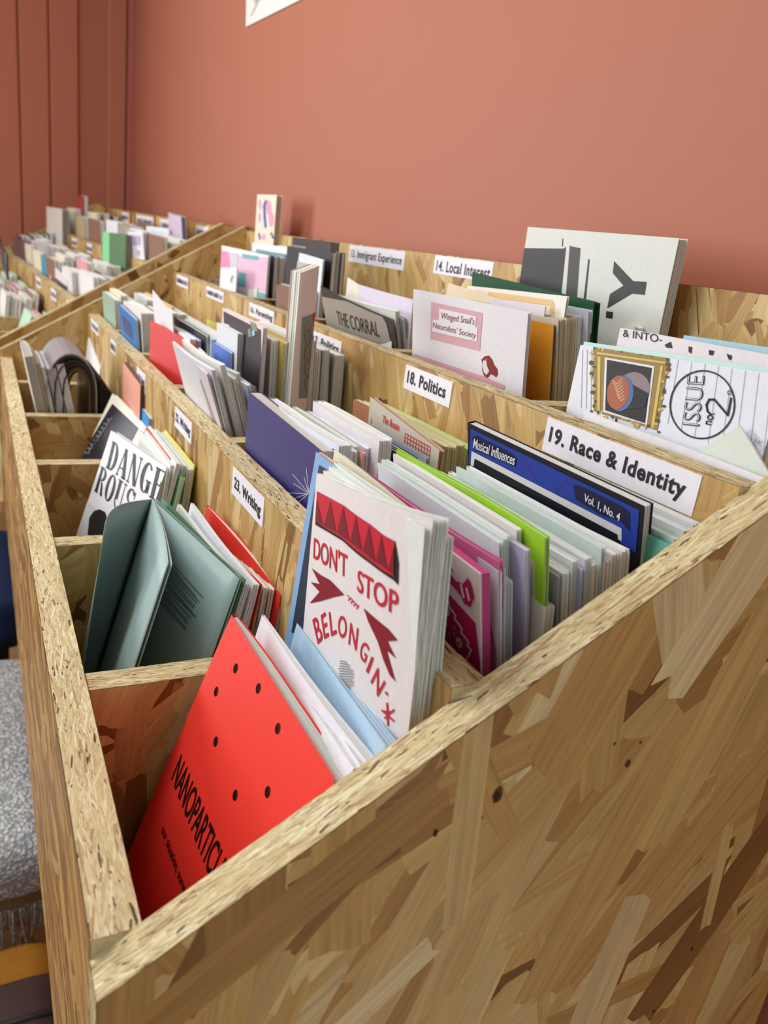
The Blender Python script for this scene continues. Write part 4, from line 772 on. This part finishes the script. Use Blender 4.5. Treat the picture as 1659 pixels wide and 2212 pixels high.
tb = zine('book', 'tall cream book with pink and blue hand-drawn letters', at(556, 420, 1.14), at(598, 421, 1.045), .33, .010, .0, (236, 228, 206), (206, 190, 160), m=3, pin=1, cat='book', hi=1)
art(tb, [disc(562, 442, 3, 12), disc(580, 448, 6, 16), disc(586, 474, 6, 16), disc(561, 470, 3, 10), disc(570, 512, 4, 7)], (244, 160, 190), 'lettering'); art(tb, stroke([(575, 434), (571, 445), (572, 468), (574, 490)], 5)+stroke([(560, 505), (562, 516)], 4)+stroke([(586, 503), (590, 514)], 4), (60, 104, 180), 'lettering', .0005)
Z('zine', 'dark folded zine with green edge at the end of the top row', (462, 600, 1.13), (470, 604, 1.06), 2, .004, .0, (110, 96, 110), m=1, hi=0)

# ---- the far rack: bins of small paper things
PAL = [('white', (230, 230, 230)), ('white', (222, 226, 224)), ('white', (236, 234, 228)), ('grey', (176, 174, 168)), ('cream', (228, 222, 196)), ('brown', (140, 104, 84)), ('charcoal', (74, 70, 74)), ('mint', (176, 220, 190)), ('tan', (190, 168, 130)), ('lilac', (206, 196, 216)), ('pink', (222, 150, 160)), ('yellow', (232, 220, 140)), ('teal', (70, 140, 150))]
ROWN = ['front', 'middle', 'top']; PLN = ['first', 'second', 'third', 'fourth', 'fifth', 'last']
def far(row, k, n, fr, bk, dz, pal, seed, lean=-.05, h=None, fill=(.006, .006)):
    a = ([T]+[d+T for d in DIV])[k]; b = (DIV+[L])[k]; r = random.Random(seed); its = []
    for i in range(n):
        c = PAL[r.choice(pal)]; its.append((*c, r.uniform(1, 2.4), r.uniform(-.012, .012), r.uniform(0, .015), r.uniform(0, .03), dict(m=2, hi=0, h=h or .2)))
    z = [Z1, Z2, Z3][row]+dz
    stack(f'the {PLN[k]} {ROWN[row]} bin of the far rack', fr, bk, its, a+fill[0], min(b, a+.16), z, lean=lean, tf=W2, hi=0)
WH = [0, 0, 1, 1, 2, 2, 3, 3, 4, 5, 6, 8]
far(1, 0, 8, .17, .26, .045, [0, 1, 2, 3, 6, 9], 31); far(1, 1, 9, .165, .27, .050, [0, 1, 2, 4, 10, 11, 7], 32); far(1, 2, 9, .16, .265, .052, WH, 33); far(1, 3, 9, .16, .265, .055, WH, 34); far(1, 4, 8, .165, .26, .055, WH, 35); far(1, 5, 7, .165, .26, .07, [0, 2, 6, 6, 3], 36)
far(2, 0, 9, .30, .395, .040, [0, 2, 5, 5, 3, 8, 11], 41); far(2, 1, 9, .30, .395, .045, [0, 1, 2, 4, 7, 3], 42); far(2, 2, 8, .30, .395, .055, [0, 2, 2, 8, 5, 4], 43); far(2, 3, 8, .30, .395, .05, [0, 2, 3, 5, 8], 44); far(2, 4, 8, .30, .395, .06, [3, 4, 8, 0, 6], 45); far(2, 5, 7, .30, .395, .06, [2, 4, 6, 3], 46)
far(0, 1, 5, .085, .13, .03, [6, 7, 10, 2], 51, .3); far(0, 2, 6, .06, .13, .04, WH, 52, .1); far(0, 3, 6, .05, .13, .04, [0, 7, 10, 3], 53, .1); far(0, 4, 5, .05, .13, .045, [0, 7, 10, 1], 54, .1)
def F2(name, label, tl, tr, row, th, lean, c, **kw): return Z(name, label, tl, tr, row, th, lean, c, hi=kw.pop('hi', 0), **kw)
s = F2('zine', 'turquoise zine in the middle row of the far rack', (90, 549, 1.95), (150, 585, 1.72), 1, .003, 0, (20, 150, 182), m=1)
s = F2('magazine', 'magazine with a pale masthead over a dark cover in the far rack', (107, 566, 1.84), (145, 604, 1.62), 1, .003, 0, (226, 214, 218), m=1, cat='magazine'); art(s, [[(110, 592), (146, 620), (144, 650), (112, 624)]], (80, 72, 72), 'photo_print')
F2('zine', 'maroon framed zine standing beyond the turquoise one', (30, 514, 2.45), (84, 528, 2.20), 1, .003, 0, (104, 74, 82), m=1, hi=0)
F2('book', 'tall grey-edged book standing above the far rack', (100, 446, 2.50), (134, 452, 2.32), 2, .02, .0, (222, 214, 204), m=3, pin=1, cat='book', pages=(150, 144, 138))
F2('zine', 'thin red zine sticking up highest at the far corner', (168, 423, 2.46), (177, 422, 2.38), 2, .003, .0, (190, 44, 56), m=1); F2('book', 'grey thin book next to the red zine at the far corner', (177, 421, 2.42), (186, 424, 2.35), 2, .005, .0, (196, 190, 180), m=1, cat='book')
F2('folder', 'bright green folder upright in the top row of the far rack', (222, 500, 1.72), (238, 502, 1.66), 2, .002, .0, (130, 216, 150), m=0, cat='folder'); F2('book', 'dark green spined bundle upright in the far rack', (236, 502, 1.62), (272, 506, 1.54), 2, .018, .0, (66, 112, 62), m=3, cat='book', pages=(140, 138, 122), pin=1)
s = F2('zine', 'long white sheet with purple print draped out of the far rack', (276, 500, 1.56), (308, 500, 1.50), 2, .001, -.1, (230, 226, 236), m=0, hi=1); art(s, [[(280, 508), (304, 510), (303, 530), (280, 528)], [(296, 540), (302, 541), (302, 552), (296, 551)]], (180, 170, 196), 'printed_shape', .0005)
F2('zine', 'lavender zine bending high above the back board of the far rack', (363, 459, 1.62), (391, 468, 1.50), 2, .010, -.1, (214, 196, 216), m=3, bend=.003, hi=1, pages=(130, 128, 146)); F2('book', 'brown book in the near top bin of the far rack', (318, 530, 1.52), (345, 545, 1.42), 2, .004, -.1, (110, 62, 46), m=1, cat='book')
F2('zine', 'white pointed zine with blue print in the far rack', (316, 488, 1.70), (365, 494, 1.58), 2, .002, .0, (226, 228, 238), m=1)
F2('zine', 'broad pale blue zine by the gap between the racks', (205, 596, 1.56), (272, 600, 1.40), 1, .003, .0, (216, 226, 236), m=1)
A_ = at(1, 511, 1.66); zine('zine', 'dark zine curving out at the front of the far rack', A_, at(14, 550, 1.60), .05, .003, .0, (40, 42, 56), (70, 70, 84), m=1, hi=1, bend=.006)
for i, (ya, yb_, z0, z1, x, lab) in enumerate([(.10, .18, .335, .36, XB, 'white label at the near end of the far rack back board'), (.36, .47, .335, .36, XB, 'white label behind the lavender zine on the far rack'), (.53, .70, .333, .36, XB, 'longest white label on the far rack back board'), (.80, .88, .335, .36, XB, 'farthest label on the far rack back board'), (.42, .49, .253, .276, X3, 'white label on the far rack upper step beside the green folder'), (.62, .69, .253, .276, X3, 'middle white label on the far rack upper step'), (.83, .91, .253, .276, X3, 'farthest white label on the far rack upper step'), (.06, .12, .172, .195, X2, 'nearest white label on the far rack lower step'), (.25, .32, .172, .195, X2, 'second white label on the far rack lower step'), (.48, .55, .172, .195, X2, 'third white label on the far rack lower step')]):
    card(None, x, ya, yb_, z0, z1, lab, tf=W2, marks=30+i)

# ------------------------------------------------------------------ wall notice
p0, pu, pr = [onplane(px, py, (XW-.002, 0, 0), (1, 0, 0)) for px, py in ((531, 58), (533, -60), (655, -4))]
pu = (pu-p0)/np.linalg.norm(pu-p0)*.28; pr = (pr-p0)/np.linalg.norm(pr-p0); pr = pr*.34; pw = [p0, p0+pu, p0+pu+pr, p0+pr]
nt_ = empty('wall_notice', (XW-.0015, 1.2, .7)); nt_['origin'] = 1; tag(nt_, 'white paper notice hanging at the top edge on the terracotta wall', 'notice')
V = [p-np.array([.0, 0, 0]) for p in pw]+[p+np.array([.0014, 0, 0]) for p in pw]
mesh_obj('sheet', V, [(0, 1, 2, 3), (7, 6, 5, 4), (0, 3, 7, 4), (1, 5, 6, 2), (0, 4, 5, 1), (3, 2, 6, 7)], paper((232, 228, 224)), nt_, nt_.location)
q = [onplane(px, py, (XW-.0026, 0, 0), (1, 0, 0)) for px, py in ((546, 0), (552, 8), (558, -4), (575, -40), (545, -40))]
mesh_obj('printed_shape', q, [(0, 1, 2, 3, 4)], paper((226, 176, 190)), nt_, nt_.location)
q = [onplane(px, py, (XW-.0026, 0, 0), (1, 0, 0)) for px, py in ((540, 35), (543, 34), (562, -2), (556, -4))]
mesh_obj('printed_shape', q, [(0, 1, 2, 3)], paper((196, 192, 188)), nt_, nt_.location)

# ------------------------------------------------------------------ under and beside the rack
def woodmat(rgb, name='stained_wood'):
    m, nt, b = newmat(name); tc = N(nt, 'ShaderNodeTexCoord'); mp = N(nt, 'ShaderNodeMapping'); mp.inputs['Scale'].default_value = (60, 4, 60)
    no = N(nt, 'ShaderNodeTexNoise'); no.inputs['Detail'].default_value = 4; nt.links.new(tc.outputs['Object'], mp.inputs['Vector']); nt.links.new(mp.outputs['Vector'], no.inputs['Vector'])
    r = N(nt, 'ShaderNodeValToRGB'); c = lin(rgb); r.color_ramp.elements[0].color = (*[v*.75 for v in c], 1); r.color_ramp.elements[1].color = (*[min(1, v*1.2) for v in c], 1)
    nt.links.new(no.outputs['Fac'], r.inputs['Fac']); nt.links.new(r.outputs['Color'], b.inputs['Base Color']); b.inputs['Roughness'].default_value = .5; return m
tbl = empty('table', (.21, .6, ZF)); tbl['origin'] = 1; tag(tbl, 'long wooden table carrying both zine racks', 'table'); TB = tbl.location
M_TB = woodmat((190, 150, 104))
v, f = boxvf(.003, .43, .01, 1.24, -.199, -.1762); mesh_obj('tabletop', v, f, M_TB, tbl, TB)
for x in (.06, .37):
    for y in (.06, 1.16):
        v, f = boxvf(x, x+.05, y, y+.05, ZF, -.199); mesh_obj('leg', v, f, M_TB, tbl, TB)
v, f = boxvf(.07, .09, .11, 1.16, -.28, -.199); mesh_obj('rail', v, f, M_TB, tbl, TB)
tb2 = empty('table', (.15, 1.95, ZF)); tb2['origin'] = 1; tag(tb2, 'second table under the far rack', 'table')
V, F = [], []
def bx2(name, *b):
    v, f = boxvf(*b); mesh_obj(name, [W2(p) if p[2] > -.5 else W2((p[0], p[1], -.5))+np.array([0, 0, ZF-W2((p[0], p[1], -.5))[2]]) for p in v], f, M_TB, tb2, tb2.location)
bx2('tabletop', -.004, .425, .01, 1.24, -.199, -.1765)
for x in (.06, .36):
    for y in (.06, 1.16): bx2('leg', x, x+.05, y, y+.05, -.6, -.199)
def knit():
    m, nt, b = newmat('grey_knit'); tc = N(nt, 'ShaderNodeTexCoord'); vo = N(nt, 'ShaderNodeTexVoronoi'); vo.inputs['Scale'].default_value = 170
    no = N(nt, 'ShaderNodeTexNoise'); no.inputs['Scale'].default_value = 60; nt.links.new(tc.outputs['Object'], vo.inputs['Vector']); nt.links.new(tc.outputs['Object'], no.inputs['Vector'])
    r = N(nt, 'ShaderNodeValToRGB'); r.color_ramp.elements[0].color = (*lin((240, 242, 242)), 1); r.color_ramp.elements[1].color = (*lin((150, 154, 156)), 1); r.color_ramp.elements[0].position = .15; r.color_ramp.elements[1].position = .75
    ad = N(nt, 'ShaderNodeMath', operation='MULTIPLY_ADD'); ad.inputs[1].default_value = .8; nt.links.new(no.outputs['Fac'], ad.inputs[0]); nt.links.new(vo.outputs['Distance'], ad.inputs[2])
    sb = N(nt, 'ShaderNodeMath', operation='SUBTRACT'); sb.inputs[1].default_value = .25; nt.links.new(ad.outputs['Value'], sb.inputs[0])
    nt.links.new(sb.outputs['Value'], r.inputs['Fac']); nt.links.new(r.outputs['Color'], b.inputs['Base Color'])
    bp = N(nt, 'ShaderNodeBump'); bp.inputs['Distance'].default_value = .004; bp.inputs['Strength'].default_value = .8; bp.invert = True; nt.links.new(vo.outputs['Distance'], bp.inputs['Height']); nt.links.new(bp.outputs['Normal'], b.inputs['Normal']); b.inputs['Roughness'].default_value = .95; return m
def cushion(name, x0, x1, y0, y1, z0, z1, r, mat, parent, base, n=14):
    """rounded upholstered block"""
    bm = bmesh.new(); bmesh.ops.create_cube(bm, size=1); bmesh.ops.subdivide_edges(bm, edges=bm.edges[:], cuts=n, use_grid_fill=True)
    c = np.array([(x0+x1)/2, (y0+y1)/2, (z0+z1)/2]); hh = np.array([(x1-x0)/2, (y1-y0)/2, (z1-z0)/2]); V = []
    for v in bm.verts:
        p = np.array(v.co)*2*hh; q = np.clip(p, -(hh-r), hh-r); d = p-q; l = np.linalg.norm(d); V.append(c+q+(d/l*r if l > 1e-9 else d))
    bm.verts.index_update(); F = [tuple(v.index for v in f.verts) for f in bm.faces]; bm.free()
    return mesh_obj(name, V, F, mat, parent, base, smooth=True)
st_ = empty('stool', (-.2, 1.03, ZF)); st_['origin'] = 1; tag(st_, 'low wooden stool mostly hidden under a grey knitted throw', 'stool'); SB = st_.location
cushion('seat', -.40, .038, .77, 1.30, -.66, -.602, .02, M_TB, st_, SB, 6)
for x in (-.37, -.01):
    for y in (.81, 1.25): v, f = boxvf(x, x+.035, y, y+.035, ZF, -.655); mesh_obj('leg', v, f, M_TB, st_, SB)
th_ = empty('knitted_throw', (-.18, 1.03, -.505)); th_['origin'] = 1; tag(th_, 'grey chunky knitted throw with fringe beside the front board', 'throw')
M_K = knit(); cushion('blanket', -.415, .052, .752, 1.32, -.60, -.488, .048, M_K, th_, th_.location, 16)
rr = random.Random(5); V, F = [], []
for i in range(90):
    x = -.40+.44*i/89; y = .757+rr.uniform(-.004, .004); l = rr.uniform(.05, .09); b = len(V); dx, dy = rr.uniform(-.01, .01), rr.uniform(-.012, .01)
    for k in range(4):
        t = k/3; w_ = .0022*(1-.5*t); cx, cy, cz = x+dx*t*t, y+dy*t, -.595-l*t
        V += [(cx-w_, cy, cz), (cx+w_, cy, cz), (cx, cy-w_*1.6, cz)]
    for k in range(3):
        for q in range(3): F.append((b+3*k+q, b+3*k+(q+1) % 3, b+3*k+3+(q+1) % 3, b+3*k+3+q))
tag(mesh_obj('fringe', V, F, M_K, th_, th_.location), kind='stuff')
# woven bag under the throw
bg = empty('tote_bag', (-.12, .68, ZF)); bg['origin'] = 1; tag(bg, 'amber and rust bag with a pink striped woven strap on the floor', 'bag'); GB = bg.location
cushion('body', -.24, .035, .655, .742, ZF, -.635, .03, paper((176, 116, 30), .8, .15), bg, GB, 6)
cushion('side_panel', -.10, .040, .622, .655, ZF+.01, -.63, .014, paper((168, 96, 56), .8, .2), bg, GB, 6)
for i, (x, c) in enumerate(((-.004, (222, 190, 190)), (.010, (150, 92, 70)), (.020, (206, 184, 176)), (.032, (170, 130, 110)))):
    v, f = boxvf(x-.005, x+.005, .612, .6215, ZF+.02, -.632); mesh_obj('strap_stripe', v, f, paper(c, .9, .2), bg, GB)
# dark brown leather stool at the lower frame edge
lt = empty('leather_stool', (-.17, .45, ZF)); lt['origin'] = 1; tag(lt, 'dark brown leather stool seat with a stitched seam', 'stool'); LB = lt.location
M_LE = paper((58, 40, 38), .38, .06, .5)
cushion('seat', -.36, .04, .30, .560, -.58, -.500, .018, M_LE, lt, LB, 8)
cushion('piping', -.364, .044, .492, .502, -.507, -.4965, .0049, paper((34, 24, 24), .5), lt, LB, 6)
for x in (-.33, -.02):
    for y in (.33, .50): v, f = boxvf(x, x+.03, y, y+.03, ZF, -.57); mesh_obj('leg', v, f, paper((40, 32, 30), .5), lt, LB)
# navy chair farther along the front
nc = empty('chair', (-.25, 1.64, ZF)); nc['origin'] = 1; tag(nc, 'navy fabric chair tucked in at the front of the far rack', 'chair'); NB = nc.location
M_NV = paper((26, 44, 86), .85, .25)
cushion('seat', -.50, .03, 1.42, 1.86, -.56, -.42, .035, M_NV, nc, NB, 8); cushion('backrest', -.56, -.49, 1.42, 1.86, -.45, .0, .03, M_NV, nc, NB, 8)
for x in (-.49, -.03):
    for y in (1.45, 1.80): v, f = boxvf(x, x+.03, y, y+.03, ZF, -.55); mesh_obj('leg', v, f, paper((40, 36, 36), .5), nc, NB)

# knots and nail holes in the near end board
ep = [c for c in rack1.children if c.name.startswith('end_panel')][0]
for (px, py), r, c in (((1075, 1718), .0042, (96, 58, 30)), ((1074, 1719), .0022, (40, 24, 16)), ((1357, 1650), .0022, (92, 56, 30)), ((1328, 1607), .0009, (60, 38, 24)), ((1384, 1604), .0009, (60, 38, 24)), ((1495, 2050), .0016, (70, 44, 26)), ((941, 1800), .0018, (60, 36, 24)), ((1412, 2185), .0016, (64, 40, 24))):
    p = onplane(px, py, (0, -.0006-(.0002 if r == .0022 else 0), 0), (0, 1, 0)); rr = random.Random(px)
    V = [p+np.array([r*.62*(1+rr.uniform(-.15, .15))*math.cos(a*.5236), 0, r*(1+rr.uniform(-.15, .15))*math.sin(a*.5236)]) for a in range(12)]
    mesh_obj('knot', V, [tuple(range(12))], paper(c, .7, .2), ep)
